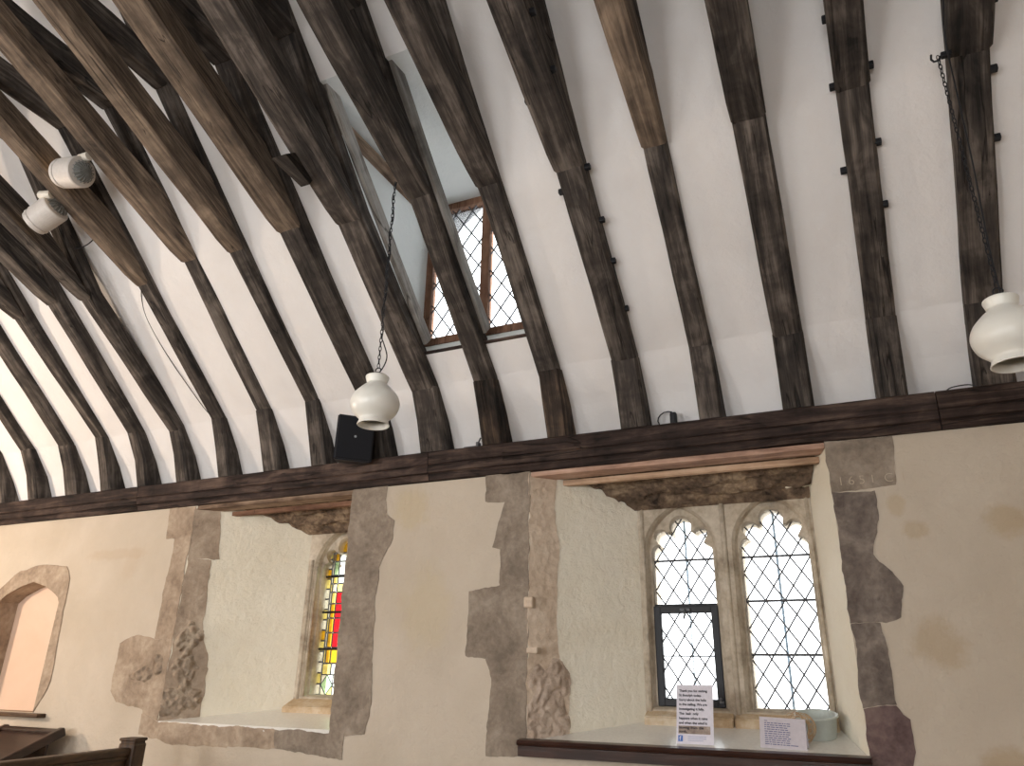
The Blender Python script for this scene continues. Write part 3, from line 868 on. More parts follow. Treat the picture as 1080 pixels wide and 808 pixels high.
# head of the reveal: soffit board, bead, ragged old lintel
def soffit(W, board_mat, bead_mat, lab):
    def xs(y, m=.004): return (W['x0'] + (W['X0'] - W['x0']) * max(0, y) / YS + m, W['x1'] + (W['X1'] - W['x1']) * max(0, y) / YS - m)
    def wedge(ya, yb, za, zb_, th, name, mat, lab_, cat):
        a, b = xs(ya), xs(yb); bm = bmesh.new()
        vs = [bm.verts.new(p) for p in ((a[0], ya, za), (a[1], ya, za), (b[1], yb, zb_), (b[0], yb, zb_), (a[0], ya, za + th), (a[1], ya, za + th), (b[1], yb, zb_ + th), (b[0], yb, zb_ + th))]
        for q in ((0, 1, 2, 3), (7, 6, 5, 4), (0, 4, 5, 1), (1, 5, 6, 2), (2, 6, 7, 3), (3, 7, 4, 0)): bm.faces.new([vs[i] for i in q])
        tag(uv_by_axis(obj(name, bm, mat)), lab_, cat)
    wedge(.004, .105, 2.642, 2.636, .028, 'soffit_board', board_mat, lab[0], 'board')
    wedge(.135, .155, 2.606, 2.602, .03, 'soffit_bead', bead_mat, lab[1], 'moulding')
    # ragged lintel: a grid with torn lower edge
    bm = bmesh.new(); nx, ny = 70, 16; G = []
    for j in range(ny + 1):
        y = .16 + (.435 - .16) * j / ny; a = xs(y, .006); row = []
        for i in range(nx + 1):
            x = a[0] + (a[1] - a[0]) * i / nx
            z = 2.655 + (2.485 - 2.655) * (j / ny)
            e = min(1, j / 2, (ny - j) / 2)
            st_ = .018 * math.floor(2.2 * (1 + noise.noise(Vector((x * 2, y * 16, 1)))))
            z += e * (st_ + .022 * noise.fractal(Vector((x * 7, y * 22, 3)), 1, 2, 4) - .012)
            row.append(bm.verts.new((x, y, min(z, 2.668))))
        G.append(row)
    for j in range(ny):
        for i in range(nx): bm.faces.new((G[j][i], G[j][i + 1], G[j + 1][i + 1], G[j + 1][i]))
    # closed top
    tv = [[bm.verts.new((v.co.x, v.co.y, 2.675)) for v in (row[0], row[-1])] for row in (G[0], G[-1])]
    bm.faces.new((tv[0][0], tv[0][1], tv[1][1], tv[1][0]))
    bm.faces.new([tv[0][0]] + G[0] + [tv[0][1]]); bm.faces.new([tv[1][0]] + G[-1] + [tv[1][1]])
    bm.faces.new([tv[0][0]] + [r[0] for r in G] + [tv[1][0]]); bm.faces.new([tv[0][1]] + [r[-1] for r in G] + [tv[1][1]])
    tag(uv_by_axis(obj('old_lintel', bm, M_lintel)), lab[2], 'lintel')
soffit(RW, M_board, M_bead, ('pinkish board under the wall plate across the top of the big leaded window', 'light wooden bead behind the pinkish board over the big leaded window',
                             'crumbling dark lintel over the two arched lights of the big window'))
soffit(LW, M_beam, M_frame, ('pale board under the wall plate across the top of the stained glass window', 'reddish bead behind the pale board over the stained glass window',
                             'dark rotten lintel above the stained glass window'))

# ---- stained glass window
w2 = struct(bpy.data.objects.new('window_2', None)); w2.location = (-3.4, .5, 1.3); COL.objects.link(w2)
LC = (-3.40, .185, 1.39, 2.235)
stone_frame('stone_tracery', LW, [LC], w2)
sill('reveal_sill', LW, w2, M_sill)
bm = bmesh.new()
xa, xb = -3.679, -3.121
vs = [bm.verts.new(p) for p in ((xa, .33, 1.265), (xb, .33, 1.265), (xb, .33, 1.315), (xa, .33, 1.315), (xa, .49, 1.39), (xb, .49, 1.39), (xa, .49, 1.265), (xb, .49, 1.265))]
for q in ((0, 1, 2, 3), (3, 2, 5, 4), (4, 5, 7, 6), (6, 7, 1, 0), (0, 3, 4, 6), (1, 7, 5, 2)): bm.faces.new([vs[i] for i in q])
bmesh.ops.bevel(bm, geom=list(bm.edges), offset=.006, segments=2, affect='EDGES')
obj('sill_block', bm, M_tr_tan, w2)
bm = bmesh.new()
tube(bm, [(-3.645, .44, 1.33), (-3.645, .44, 2.3)], .012, 10); tube(bm, [(-3.61, .452, 1.37), (-3.61, .452, 2.25)], .01, 10)
obj('jamb_shafts', bm, M_tracery, w2, smooth=True)
bm = bmesh.new(); bl = bmesh.new()
cx, a, zb, zs = LC
rng = random.Random(5)
def cell(x0, x1, z0, z1, c, skew=0.):
    g = .0025; y = .555
    P = [(x0 + g, z0 + g), (x1 - g, z0 + g), (x1 - g + skew, z1 - g), (x0 + g + skew, z1 - g)]
    f = face(bm, [(x, y, z) for x, z in P], c)
    for p, q in zip(P, P[1:] + P[:1]): tube(bl, [(p[0], y, p[1]), (q[0], y, q[1])], .0032, 5)
x0, x1, ztop = cx - a - .005, cx + a + .005, zs + a * 1.22
# border squares
n = 15
for sd in (0, 1):
    xa = x0 if sd == 0 else x1 - .04
    for k in range(n):
        z0_ = zb + (ztop - zb) * k / n; z1_ = zb + (ztop - zb) * (k + 1) / n
        cell(xa, xa + .04, z0_, z1_, (0, 1, 0, 0, 1, 2)[(k + sd) % 6])
ix0, ix1 = x0 + .04, x1 - .04; mid_ = (ix0 + ix1) / 2; iw = (ix1 - ix0)
# bottom diamonds panel
def tri(P, c):
    y = .555; face(bm, [(x, y, z) for x, z in P], c)
    for p, q in zip(P, P[1:] + P[:1]): tube(bl, [(p[0], y, p[1]), (q[0], y, q[1])], .0032, 5)
h0, h1 = zb, zb + .13
for k in range(3):
    xa, xb = ix0 + iw * k / 3, ix0 + iw * (k + 1) / 3; xm = (xa + xb) / 2; hm = (h0 + h1) / 2
    tri([(xm, h0), (xb, hm), (xm, h1), (xa, hm)], 4 if k != 1 else 0)
    tri([(xa, h0), (xm, h0), (xa, hm)], 0); tri([(xm, h0), (xb, h0), (xb, hm)], 1); tri([(xa, hm), (xm, h1), (xa, h1)], 0); tri([(xb, hm), (xb, h1), (xm, h1)], 0)
for k in range(4): cell(ix0 + iw * k / 4, ix0 + iw * (k + 1) / 4, h1, h1 + .075, (1, 0, 1, 1)[k])
# robed figure: vertical strips of gold, red, pale; canopy above
zf = h1 + .075
rows = [(zf, 1.70, (1, 2, 2, 2, 2, 1)), (1.70, 1.80, (0, 2, 3, 3, 2, 0)), (1.80, 1.90, (1, 2, 3, 3, 2, 1)), (1.90, 2.0, (0, 2, 3, 3, 1, 0)), (2.0, 2.08, (0, 1, 3, 3, 1, 0)),
        (2.08, 2.14, (1, 0, 1, 0, 0, 1)), (2.14, 2.2, (0, 1, 0, 0, 1, 0)), (2.2, 2.3, (0, 4, 0, 0, 1, 0)), (2.3, 2.36, (2, 2, 0, 0, 2, 2)), (2.36, ztop, (2, 2, 2, 2, 2, 2))]
wd = [.06, .14, .30, .30, .14, .06]
for (za, zb_, cs) in rows:
    u = ix0
    for k, c in enumerate(cs):
        u2 = u + iw * wd[k]; cell(u, u2, za, zb_, c); u = u2
sg = obj('stained_glass', bm, STAIN, w2)
obj('lead_cames', bl, M_lead, sg)
bm = bmesh.new()
for zz in (1.69, 1.94, 2.19): tube(bm, [(x0, .54, zz), (x1, .54, zz)], .008, 8)
obj('saddle_bar', bm, M_iron, w2)

# ---- dormer window
w3 = struct(bpy.data.objects.new('window_3', None)); w3.location = ((DX0 + DX1) / 2, WY, WZ0); COL.objects.link(w3)
bm = bmesh.new(); fy0, fy1 = WY - .012, WY + .05; f_ = .05; mx = (DX0 + DX1) / 2 - .005
frame(bm, DX0, DX1, WZ0, WZ1, fy0, fy1, f_, .004)
box(bm, mx - .03, mx + .03, fy0 - .004, fy1, WZ0 + .045, WZ1 - .045, None, .004)
uv_by_axis(obj('window_frame', bm, M_frame, w3), 'z')
bm = bmesh.new(); box(bm, DX0 - .01, DX1 + .01, DY0 - .012, DY0 + .012, zo0 - .012, zo0 + .002, None, .003)
uv_by_axis(obj('sill_lip', bm, M_plate, w3), 'x')
for xa, xb in ((DX0 + f_, mx - .03), (mx + .03, DX1 - f_)):
    bm = bmesh.new(); box(bm, xa - .005, xb + .005, WY + .018, WY + .022, WZ0 + f_ - .005, WZ1 - f_ + .005)
    pane = obj('glass_pane', bm, M_glass, w3)
    bm = bmesh.new(); lattice(bm, xa, xb, WZ0 + f_, WZ1 - f_, WY + .014, .128, .178, .0052, (.02, .05))
    obj('lead_lattice', bm, M_lead, pane)
timber('x', [(0, 0), (0, 1)], [(1, 0), (1, 1)], 0, 1, M_beam, None, 1)
bpy.data.objects.remove(bpy.data.objects['x'])
o = timber('dormer_beam', [(-1.49, 4.475), (WY - .02, 4.50)], [(-1.545, 4.535), (WY - .02, 4.565)], DX0 - .02, .075, M_beam, None, 77)
tag(o, 'old brown beam running along the left cheek of the dormer recess', 'beam')

# ------------------------------------------------------------------ pendants
def opal():
    t = NT('opal_glass'); t.b.inputs['Base Color'].default_value = c4(srgb(236, 236, 230)); t.b.inputs['Roughness'].default_value = .28
    t.b.inputs['Subsurface Weight'].default_value = .3; t.b.inputs['Subsurface Radius'].default_value = (.05, .05, .05)
    n = t.noise(t.pos(), 8, 2); t.link(t.mix(n, srgb(232, 232, 226), srgb(240, 240, 234)), t.b.inputs['Base Color'])
    return t.m
M_opal = opal()
def smooth_prof(P, m=6):
    out = []
    P = [P[0]] + P + [P[-1]]
    for i in range(1, len(P) - 2):
        for k in range(m):
            t = k / m
            out.append(tuple(.5 * (2 * P[i][j] + (P[i + 1][j] - P[i - 1][j]) * t + (2 * P[i - 1][j] - 5 * P[i][j] + 4 * P[i + 1][j] - P[i + 2][j]) * t * t + (3 * P[i][j] - P[i - 1][j] - 3 * P[i + 1][j] + P[i + 2][j]) * t ** 3) for j in (0, 1)))
    out.append(P[-2]); return out
def chain(bm, a, b, link=.03, r=.0022):
    a, b = Vector(a), Vector(b); d = b - a; n = max(2, int(d.length / (link * .78)))
    for k in range(n):
        c = a + d * (k + .5) / n
        Q = axisM(c, d) @ Matrix.Rotation(R(90 * (k % 2) + 20), 4, 'Z')
        pts = []
        for q in range(10):
            an = 2 * math.pi * q / 10
            pts.append(Q @ Vector((.0065 * math.cos(an), 0, link * .5 * math.sin(an))))
        tube(bm, pts, r, 5, closed=True)
def pendant(label, x, y, zc, ztop, loose=.03, cord_pts=None):
    t = thing('pendant_lamp', label, 'lamp', (x, y, zc), 'pendant lamps')
    out = smooth_prof([(.05, .135), (.058, .128), (.052, .105), (.05, .092), (.075, .068), (.108, .03), (.121, -.012), (.108, -.056), (.082, -.083), (.072, -.095), (.073, -.107), (.079, -.122)])
    inn = [(r - .006, z) for r, z in out][::-1]
    bm = bmesh.new(); T = Matrix.Translation((x, y, zc))
    lathe(bm, out + [(.076, -.125)] + inn + [(.045, .137), (.05, .135)], 48, T)
    obj('lamp_shade', bm, M_opal, t, smooth=True)
    bm = bmesh.new()
    lathe(bm, [(.001, .155), (.014, .153), (.016, .142), (.046, .138), (.046, .131), (.02, .128), (.018, .08), (.001, .08)], 24, T)
    tube(bm, [(x + .016 * math.cos(a_), y, zc + .166 + .014 * math.sin(a_)) for a_ in [2 * math.pi * q / 12 for q in range(12)]], .003, 6, closed=True)
    obj('lamp_holder', bm, M_iron, t, smooth=True)
    bm = bmesh.new(); lathe(bm, smooth_prof([(.001, -.03), (.02, -.022), (.028, .0), (.024, .03), (.013, .06), (.013, .085)]), 20, T)
    obj('light_bulb', bm, M_opal, t, smooth=True)
    bm = bmesh.new(); chain(bm, (x, y, zc + .18), (x, y, ztop)); obj('chain', bm, M_iron, t)
    bm = bmesh.new()
    cp_ = cord_pts or ([(x + .006, y, zc + .15), (x + .035, y, zc + .19), (x + .045, y, zc + .24), (x + .02, y, zc + .31)] +
                       [(x + .008 * math.sin(k * 1.3), y + .008 * math.cos(k * 1.3), zc + .35 + (ztop - zc - .35) * k / 20) for k in range(21)])
    tube(bm, smooth3(cp_), .0032, 6)
    obj('cord', bm, M_iron, t)
    return t
def smooth3(P, m=5):
    P = [Vector(p) for p in P]; Q = [P[0]] + P + [P[-1]]; out = []
    for i in range(1, len(Q) - 2):
        for k in range(m):
            s = k / m
            out.append(.5 * (2 * Q[i] + (Q[i + 1] - Q[i - 1]) * s + (2 * Q[i - 1] - 5 * Q[i] + 4 * Q[i + 1] - Q[i + 2]) * s * s + (3 * Q[i] - Q[i - 1] - 3 * Q[i + 1] + Q[i + 2]) * s ** 3))
    out.append(P[-1]); return out
pendant('white glass pendant lamp on a chain, hanging just above the black loudspeaker', -2.06, -1.161, 2.768, 4.075)
pendant('white glass pendant lamp cut off by the right edge of the photo', .592, -1.117, 2.675, 3.955,
        cord_pts=[(.598, -1.117, 2.81), (.60, -1.12, 3.05), (.612, -1.14, 3.4), (.618, -1.15, 3.75), (.622, -1.17, 4.0), (.623, -1.3, 4.08), (.625, -1.9, 4.34), (.625, -2.4, 4.56)])

# ------------------------------------------------------------------ loudspeaker
def speaker():
    t = thing('loudspeaker', 'black box loudspeaker fixed beside the foot of a truss, just below the hanging lamp', 'loudspeaker', (-2.93, -.2, 2.95))
    Q = Matrix.Translation((-2.93, -.17, 2.955)) @ Matrix.Rotation(R(46), 4, 'Z') @ Matrix.Rotation(R(4), 4, 'X')
    M_blk = plain('speaker_black', srgb(24, 27, 36), .55); M_grl = plain('speaker_grille', srgb(14, 17, 26), .8)
    bm = bmesh.new()
    # tapered cabinet: front wider than the back
    w0, w1_, h, d = .125, .085, .15, .17
    F = [(-w0, -d / 2, -h), (w0, -d / 2, -h), (w0, -d / 2, h), (-w0, -d / 2, h), (-w1_, d / 2, -h * .93), (w1_, d / 2, -h * .93), (w1_, d / 2, h * .93), (-w1_, d / 2, h * .93)]
    vs = [bm.verts.new(Q @ Vector(p)) for p in F]
    for q in ((0, 1, 2, 3), (7, 6, 5, 4), (0, 4, 5, 1), (1, 5, 6, 2), (2, 6, 7, 3), (3, 7, 4, 0)): bm.faces.new([vs[i] for i in q])
    bmesh.ops.bevel(bm, geom=list(bm.edges), offset=.008, segments=3, affect='EDGES')
    obj('cabinet', bm, M_blk, t)
    bm = bmesh.new(); box(bm, -w0 + .01, w0 - .01, -d / 2 - .007, -d / 2 + .002, -h + .01, h - .01, Q, .004); g = obj('grille', bm, M_grl, t)
    bm = bmesh.new(); lathe(bm, [(.001, .003), (.008, .002), (.008, 0)], 14, Q @ Matrix.Translation((0, -d / 2 - .006, .01)) @ Matrix.Rotation(R(90), 4, 'X'))
    obj('badge', bm, plain('badge_grey', srgb(170, 174, 180), .4), g)
    bm = bmesh.new(); box(bm, -.03, .03, d / 2 - .01, d / 2 + .035, -.05, .05, Q, .004); obj('wall_bracket', bm, M_iron, t)
speaker()

# ------------------------------------------------------------------ floodlights on the braces
M_shell = plain('cream_plastic', srgb(210, 206, 202), .45)
def lens_mat():
    t = NT('lit_lens'); t.b.inputs['Base Color'].default_value = c4(srgb(255, 226, 170))
    t.b.inputs['Emission Color'].default_value = c4(srgb(255, 206, 140)); t.b.inputs['Emission Strength'].default_value = .9
    n = t.noise(t.pos(), 20); t.link(t.mix(n, srgb(255, 220, 160), srgb(255, 230, 180)), t.b.inputs['Base Color'])
    return t.m
M_lens = lens_mat(); M_cage = plain('grey_grille', srgb(120, 122, 120), .5)
def flood(label, c, d, mount, mdir):
    t = thing('floodlight', label, 'lamp', c, 'floodlights')
    Q = axisM(c, d)   # local +z is where the light shines
    bm = bmesh.new()
    lathe(bm, [(.0, -.084), (.06, -.084), (.088, -.078), (.092, -.07), (.09, .05), (.083, .053), (.083, .068), (.088, .07), (.088, .082), (.082, .084), (.082, .1), (.075, .1), (.07, .07), (.0, .06)], 40, Q)
    h = obj('housing', bm, M_shell, t, smooth=False)
    
    bm = bmesh.new(); lathe(bm, [(.0, .092), (.05, .09), (.076, .086)], 32, Q); obj('lens', bm, M_lens, t, smooth=True)
    bm = bmesh.new()
    for k in range(9):
        a_ = math.pi * k / 9
        P_ = [Q @ Vector((.066 * math.cos(b_) * math.cos(a_), .066 * math.cos(b_) * math.sin(a_), -.082 - .04 * math.sin(b_))) for b_ in [math.pi * q / 14 for q in range(15)]]
        tube(bm, P_, .003, 5)
    lathe(bm, [(.0, -.115), (.035, -.106), (.06, -.084)], 24, Q)
    obj('rear_grille', bm, M_cage, t)
    bm = bmesh.new()
    m = Vector(mount); e = m + Vector(mdir)
    tube(bm, [m, m.lerp(e, .9), e], [.026, .026, .02], 16)
    j = Vector(c) + Vector((0, 0, .07))
    tube(bm, [e - Vector(mdir) * .35, (e + j) / 2, j], .008, 8)
    obj('bracket', bm, plain('white_bracket', srgb(226, 222, 212), .4), t, smooth=False)
FL1 = (-3.93, -1.79, 4.262); FD1 = Vector((-.277, -.02, .05)); FL2 = (-4.33, -1.65, 4.165); FD2 = Vector((-.17, -.02, -.10))
flood('cream floodlight on the brace of a truss, upper one of the two at the left', FL1, FD1, (-3.80, -1.80, 4.335), (-.085, 0, .004))
flood('cream floodlight tilted downwards, lower one of the two at the left', FL2, FD2, (-4.228, -1.71, 4.245), (-.085, -.02, .004))

# ------------------------------------------------------------------ cables on the roof and plate
bm = bmesh.new(); tube(bm, smooth3([(-4.22, -.985, 3.985), (-4.3, -.9, 3.925), (-4.345, -.78, 3.82), (-4.335, -.56, 3.625), (-4.27, -.28, 3.375), (-4.235, -.2, 3.3)]), .003, 6)
tag(obj('cable', bm, M_iron), 'thin dark cable sagging down the white plaster between two trusses at the left', 'cable')
bm = bmesh.new(); tube(bm, smooth3([(-4.225, -1.385, 4.112), (-4.3, -1.37, 4.10), (-4.42, -1.34, 4.12), (-4.535, -1.30, 4.17)]), .004, 6)
tag(obj('cable', bm, M_iron), 'short black cable strung between two trusses below the lower floodlight', 'cable')
bm = bmesh.new()
tube(bm, [(-.885 + .055 * math.cos(a_), .02 + .01 * math.sin(a_), 2.905 + .05 * math.sin(a_)) for a_ in [R(60 + 25 * k) for k in range(12)]], .004, 6)
box(bm, -.868, -.828, -.005, .03, 2.865, 2.94, None, .012)
tag(obj('cable_coil', bm, M_iron), 'loop of black cable with a dark connector on the wall plate above the big window', 'cable')
bm = bmesh.new()
box(bm, -2.19, -2.085, .0, .035, 2.861, 2.88, None, .004); box(bm, -2.10, -2.08, -.01, .03, 2.861, 2.90, None, .004); tube(bm, [(-2.09, .01, 2.9), (-2.075, .01, 2.93)], .005, 6)
tag(obj('cable_clip', bm, M_lead), 'small metal clip on the wall plate under the middle of the dormer', 'clip')
bm = bmesh.new(); tube(bm, smooth3([(.5, -.0, 2.863), (.53, -.01, 2.88), (.6, -.01, 2.885), (.64, -.02, 2.866)]), .003, 6)
tag(obj('wire', bm, M_iron), 'bit of thin wire lying on the wall plate at the foot of the rightmost truss', 'wire')

# ------------------------------------------------------------------ things on the big window sill
M_paper = plain('white_paper', srgb(226, 224, 236), .6); M_ink = plain('ink', srgb(52, 52, 66), .8); M_blue = plain('logo_blue', srgb(74, 118, 196), .6); M_inkb = plain('ink_blue', srgb(96, 98, 140), .8)
def zs_(y): return 1.213 + .09 * y / .442
def sign_a():
    y = .07; z = zs_(y); W_, H_ = .184, .285
    t = thing('notice', 'tall white printed notice standing in front of the black casement', 'sign', (-.862, y, z))
    Q = Matrix.Translation((-.862, y, z)) @ Matrix.Rotation(R(-17), 4, 'X')
    bm = bmesh.new(); box(bm, -W_ / 2, W_ / 2, 0, .003, 0, H_, Q); obj('sheet', bm, M_paper, t)
    F = Q @ Matrix.Translation((0, -.0012, 0)) @ front
    lines = ['Thank you for visiting', 'St Botolph today.', 'Sorry about the hole', 'in the ceiling. We are', 'investigating it fully.', 'The  leak  only', 'happens when it rains', 'and when the wind is']
    for i, s in enumerate(lines):
        text_mesh('lettering', s, .0162, M_ink, t, F @ Matrix.Translation((-.079, H_ - .036 - i * .0222, 0)), .0004, bold=.0004)
    bm = bmesh.new(); box(bm, -.082, .076, -.0015, .0, .048, .085, Q); ph = obj('printed_strip', bm, stone('printed_photo', srgb(120, 106, 100), srgb(172, 158, 148), srgb(206, 196, 190), bumpy=.05), t)
    for i, s in enumerate(['blowing  from  the', 'north.']):
        text_mesh('lettering', s, .0162, M_ink, t, Q @ Matrix.Translation((0, -.0026, 0)) @ front @ Matrix.Translation((-.079, .071 - i * .018, 0)), .0004, bold=.0004)
    bm = bmesh.new(); box(bm, -.083, -.06, -.0015, .0, .012, .04, Q, 0); lg = obj('logo', bm, M_blue, t)
    text_mesh('lettering', 'f', .026, M_paper, t, Q @ Matrix.Translation((0, -.0026, 0)) @ front @ Matrix.Translation((-.076, .017, 0)), .0004, bold=.0006)
    bm = bmesh.new()
    for i in range(3): box(bm, -.035, .055 - .015 * (i == 2), -.001, 0, .034 - i * .009, .037 - i * .009, Q)
    obj('small_print', bm, plain('ink_pale', srgb(176, 184, 212), .8), t)
    bm = bmesh.new(); box(bm, -.04, .04, .003, .006, 0, .2, Q @ Matrix.Rotation(R(0), 4, 'X'))
    S_ = Matrix.Translation((-.862, y + .002, z)) 
    vs = [bm.verts.new(p) for p in ((-.9, y + .065, zs_(y + .06)), (-.825, y + .065, zs_(y + .06)), (-.825, y + .068, zs_(y + .06)), (-.9, y + .068, zs_(y + .06)))]
    tp = [Q @ Vector(p) for p in ((-.038, .004, .2), (.037, .004, .2), (.037, .007, .2), (-.038, .007, .2))]
    tv = [bm.verts.new(p) for p in tp]
    bm.faces.new(vs); bm.faces.new(tv)
    for i in range(4): bm.faces.new((vs[i], vs[(i + 1) % 4], tv[(i + 1) % 4], tv[i]))
    obj('back_strut', bm, M_paper, t)
sign_a()
def sign_b():
    y = .065; z = zs_(y); W_, H_ = .208, .135
    M_card = plain('grey_card', srgb(204, 198, 206), .7)
    t = thing('notice_card', 'low folded white card with lines of small print, in front of the twig wreath', 'sign', (-.445, y, z))
    Q = Matrix.Translation((-.447, y, z)) @ Matrix.Rotation(R(2), 4, 'Y') @ Matrix.Rotation(R(-7), 4, 'X')
    bm = bmesh.new(); box(bm, -W_ / 2, W_ / 2, 0, .0025, 0, H_, Q); obj('front_leaf', bm, M_card, t)
    bm = bmesh.new()
    a0 = [Q @ Vector(p) for p in ((-W_ / 2, .0026, H_), (W_ / 2, .0026, H_))]
    bb = [Vector((p.x + .006, y + .042, zs_(y + .042))) for p in (Q @ Vector((W_ / 2, 0, 0)), Q @ Vector((-W_ / 2, 0, 0)))]
    P = a0 + bb; off = Vector((0, .0025, .0))
    vs = [bm.verts.new(p) for p in P] + [bm.verts.new(p + off) for p in P]
    for q in ((0, 1, 2, 3), (7, 6, 5, 4), (0, 4, 5, 1), (1, 5, 6, 2), (2, 6, 7, 3), (3, 7, 4, 0)): bm.faces.new([vs[i] for i in q])
    obj('back_leaf', bm, M_paper, t)
    bm = bmesh.new(); rg = random.Random(3)
    box(bm, -.082, -.068, -.0012, 0, .118, .1205, Q)
    for i in range(11):
        u = -.082; end = .035 if i < 10 else .05
        while u < end - .012:
            l = rg.uniform(.006, .02); box(bm, u, min(u + l, end), -.0012, 0, .108 - i * .0092, .1115 - i * .0092, Q); u += l + .0035
    box(bm, .045, .066, -.0012, 0, .016, .0195, Q)
    obj('small_print', bm, M_inkb, t)
sign_b()
def tub():
    x, y = -.303, .294; z = zs_(y) + .001
    t = thing('basin', 'round grey basin on the right end of the big window sill', 'basin', (x, y, z))
    bm = bmesh.new(); T = Matrix.Translation((x, y, z)) @ Matrix.Rotation(R(11.5), 4, 'X')
    lathe(bm, [(.0, .0), (.08, .0), (.085, .004), (.096, .092), (.105, .096), (.107, .102), (.104, .106), (.094, .104), (.091, .096), (.08, .01), (.0, .008)], 48, T)
    obj('bowl', bm, plain('basin_grey', srgb(186, 194, 190), .4), t, smooth=True)
tub()
def wreath():
    c = Vector((-.372, .136, zs_(.136) + .08)); t = 'twig_wreath'
    bm = bmesh.new(); rg = random.Random(9)
    Q = Matrix.Translation(c) @ Matrix.Rotation(R(12), 4, 'Z') @ Matrix.Rotation(R(78), 4, 'X')
    for s in range(30):
        r0 = .056 + rg.uniform(-.014, .016); ph = rg.uniform(0, 6.28); h0 = rg.uniform(-.006, .006); k = rg.choice((2, 3, 5)); am = rg.uniform(.003, .009)
        L = rg.uniform(1.2, 4.5)
        P = []
        for q in range(20):
            a_ = ph + L * q / 19
            rr = r0 + am * math.sin(k * a_ + s) + (.012 * (q / 19) ** 3 if s % 3 == 0 else 0); P.append(Q @ Vector((rr * math.cos(a_), rr * math.sin(a_), h0 + am * .6 * math.cos(k * a_ + s * 2))))
        tube(bm, P, rg.uniform(.0012, .0026), 5)
    o = obj('twig_wreath', bm, stone('dry_twig', srgb(110, 88, 66), srgb(170, 144, 114), srgb(206, 182, 150), bumpy=.1))
    tag(o, 'small dry twig wreath leaning on the grey basin behind the folded card', 'wreath')
wreath()
# plugs of mortar sticking out on the stone strip beside the big window
for (x, z, sx, sz, lab) in ((-1.725, 1.915, .028, .03, 'small mortar block standing out of the stone arris left of the big window, upper one'), (-1.70, 1.66, .034, .016, 'small flat mortar block on the stone arris left of the big window, lower one')):
    bm = bmesh.new(); box(bm, x - sx, x + sx, -.022, .03, z - sz, z + sz, None, .008)
    tag(obj('mortar_block', bm, M_st_pale), lab, 'stone', 'mortar blocks')

# ------------------------------------------------------------------ pew and reading desk
def pew():
    a = Vector((-4.085, -.46)); d = Vector((.21, -.978)).normalized(); nrm = Vector((-d.y, d.x))
    t = thing('pew', 'dark oak church pew with a square end post under the stained glass window', 'pew', (a.x, a.y, 0))
    ang = math.atan2(d.y, d.x); Q = Matrix.Translation((a.x, a.y, 0)) @ Matrix.Rotation(ang, 4, 'Z')
    L = 2.6
    bm = bmesh.new(); box(bm, .05, L, -.035, .035, 1.055, 1.1, Q, .012); box(bm, .05, L, -.028, .028, 1.035, 1.056, Q, .006); uv_by_axis(obj('top_rail', bm, M_pew, t), 'y')
    bm = bmesh.new(); box(bm, .05, L, -.016, .016, .1, 1.04, Q); uv_by_axis(obj('back_panel', bm, M_pew, t), 'y')
    bm = bmesh.new(); box(bm, -.05, .065, -.055, .055, 0, 1.125, Q, .014); box(bm, -.042, .057, -.047, .047, 1.12, 1.135, Q, .004); box(bm, -.05, .065, -.055, .055, 1.133, 1.15, Q, .006); uv_by_axis(obj('end_post', bm, M_pew, t), 'z')
    bm = bmesh.new(); box(bm, .05, L, -.42, -.016, .42, .45, Q, .008); uv_by_axis(obj('seat', bm, M_pew, t), 'y')
pew()
def desk():
    t = thing('reading_desk', 'dark wooden reading desk with a sloping framed top below the arched niche', 'desk', (-5.5, -.25, 0))
    y0, y1, z0, z1 = -.10, -.52, 1.135, .955
    xa, xb = -5.83, -5.23
    M_d = wood('desk_wood', srgb(30, 19, 15), srgb(46, 30, 24), srgb(66, 46, 38), rough=.3, bumpy=.1, crack=.2, spec=.5)
    d = Vector((0, y1 - y0, z1 - z0)); Ld = d.length
    ang = math.atan2(z0 - z1, y0 - y1)
    Q = Matrix.Translation(((xa + xb) / 2, y1, z1)) @ Matrix.Rotation(ang, 4, 'X'); hw = (xb - xa) / 2
    bm = bmesh.new(); box(bm, -hw + .03, hw - .03, .02, Ld - .02, -.03, -.012, Q); uv_by_axis(obj('desk_top', bm, M_d, t), 'x')
    bm = bmesh.new(); box(bm, -hw, hw, Ld - .05, Ld, -.035, .006, Q, .008); uv_by_axis(obj('upper_rail', bm, M_d, t), 'x')
    bm = bmesh.new(); box(bm, -hw, hw, 0, .045, -.035, .012, Q, .008); uv_by_axis(obj('book_ledge', bm, M_d, t), 'x')
    for s in (-1, 1):
        bm = bmesh.new(); box(bm, s * hw - .028, s * hw + .028, -.01, Ld + .015, -.05, .01, Q, .012); uv_by_axis(obj('side_rail', bm, M_d, t), 'y')
        bm = bmesh.new(); box(bm, (xa + xb) / 2 + s * (hw - .02) - .02, (xa + xb) / 2 + s * (hw - .02) + .02, y1 + .03, y0 - .03, 0, .93, None, .006); uv_by_axis(obj('end_panel', bm, M_d, t), 'z')
    bm = bmesh.new(); box(bm, xa + .04, xb - .04, y0 - .06, y0 - .035, .1, 1.07, None, .004); uv_by_axis(obj('back_panel', bm, M_d, t), 'x')
desk()

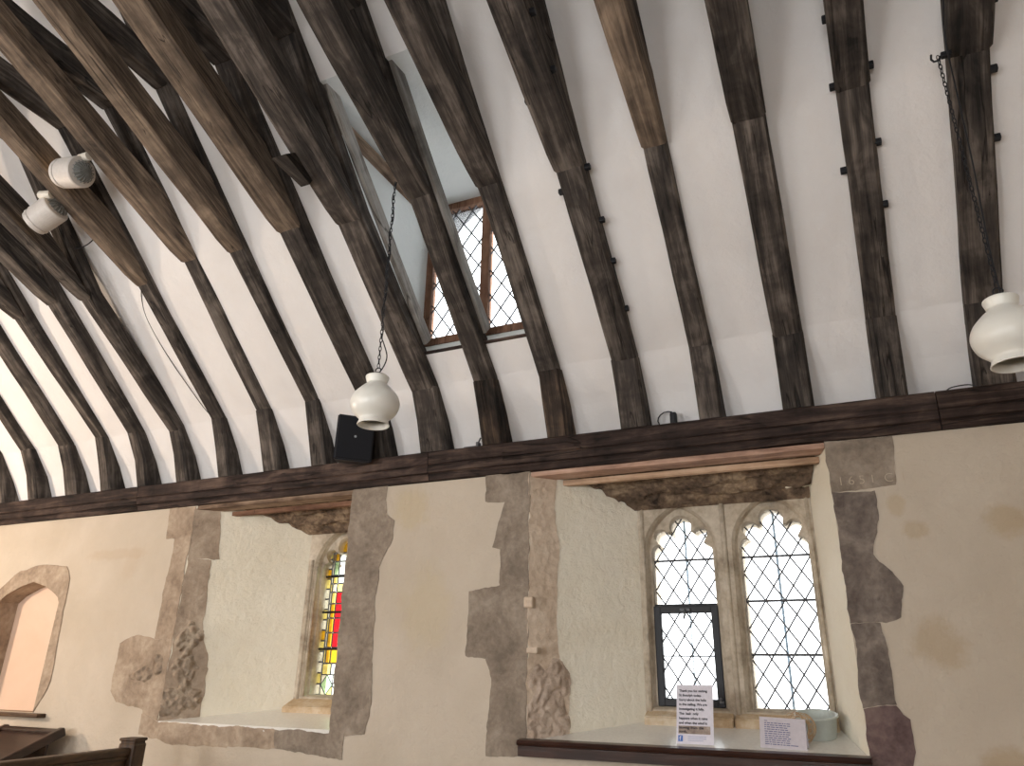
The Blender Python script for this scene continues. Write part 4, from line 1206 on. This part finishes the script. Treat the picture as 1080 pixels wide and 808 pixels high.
# ------------------------------------------------------------------ light
w = bpy.data.worlds.new('World'); SC.world = w; w.use_nodes = True
bg = w.node_tree.nodes['Background']; bg.inputs['Color'].default_value = (.93, .97, 1.0, 1); bg.inputs['Strength'].default_value = 3.6
def area(name, loc, rot, sx, sy, power, col):
    l = bpy.data.lights.new(name, 'AREA'); l.shape = 'RECTANGLE'; l.size = sx; l.size_y = sy; l.energy = power; l.color = col
    o = bpy.data.objects.new(name, l); o.location = loc; o.rotation_euler = rot; COL.objects.link(o); return o
for i, (a, b) in enumerate(SW): # the three windows behind the camera
    area('back_window_daylight', ((a + b) / 2, -6.42, 1.95), (R(104), 0, 0), b - a, 1.5, (82, 60, 33)[i], (1.0, .985, .965))
l = bpy.data.lights.new('veiled_sun', 'SUN'); l.energy = 10; l.angle = R(40); l.color = (.90, .97, 1.0)
o = bpy.data.objects.new('veiled_sun', l); COL.objects.link(o)
o.rotation_euler = Vector((-1, -.40, -.42)).to_track_quat('-Z', 'Y').to_euler(); o.location = (4, 6, 6)
l = bpy.data.lights.new('warm_lamp', 'POINT'); l.energy = 190; l.color = (1.0, .81, .64); l.shadow_soft_size = .12
o = bpy.data.objects.new('warm_lamp', l); o.location = (-7.3, -2.3, 2.1); COL.objects.link(o)

# ------------------------------------------------------------------ camera
cam = bpy.data.cameras.new('camera'); co = bpy.data.objects.new('camera', cam); COL.objects.link(co)
cam.sensor_width = 36; cam.sensor_fit = 'HORIZONTAL'; cam.lens = 36 * 785.134 / 1080; cam.clip_start = .02
rt, up_, fw_ = Vector((.90964, .41504, .01742)), Vector((.13975, -.34525, .92805)), Vector((-.39119, .84175, .37206))
m = Matrix((rt, up_, -fw_)).transposed().to_4x4(); m.translation = (0, -4, 1.5)
co.matrix_world = m
SC.camera = co
SC.view_settings.view_transform = 'Standard'; SC.view_settings.look = 'None'; SC.view_settings.gamma = 1; SC.view_settings.use_curve_mapping = False
SC.view_settings.exposure = 0.2
SC.cycles.use_denoising = True
SC.cycles.max_bounces = 10; SC.cycles.diffuse_bounces = 6; SC.cycles.transparent_max_bounces = 16
SC.cycles.sample_clamp_indirect = 6
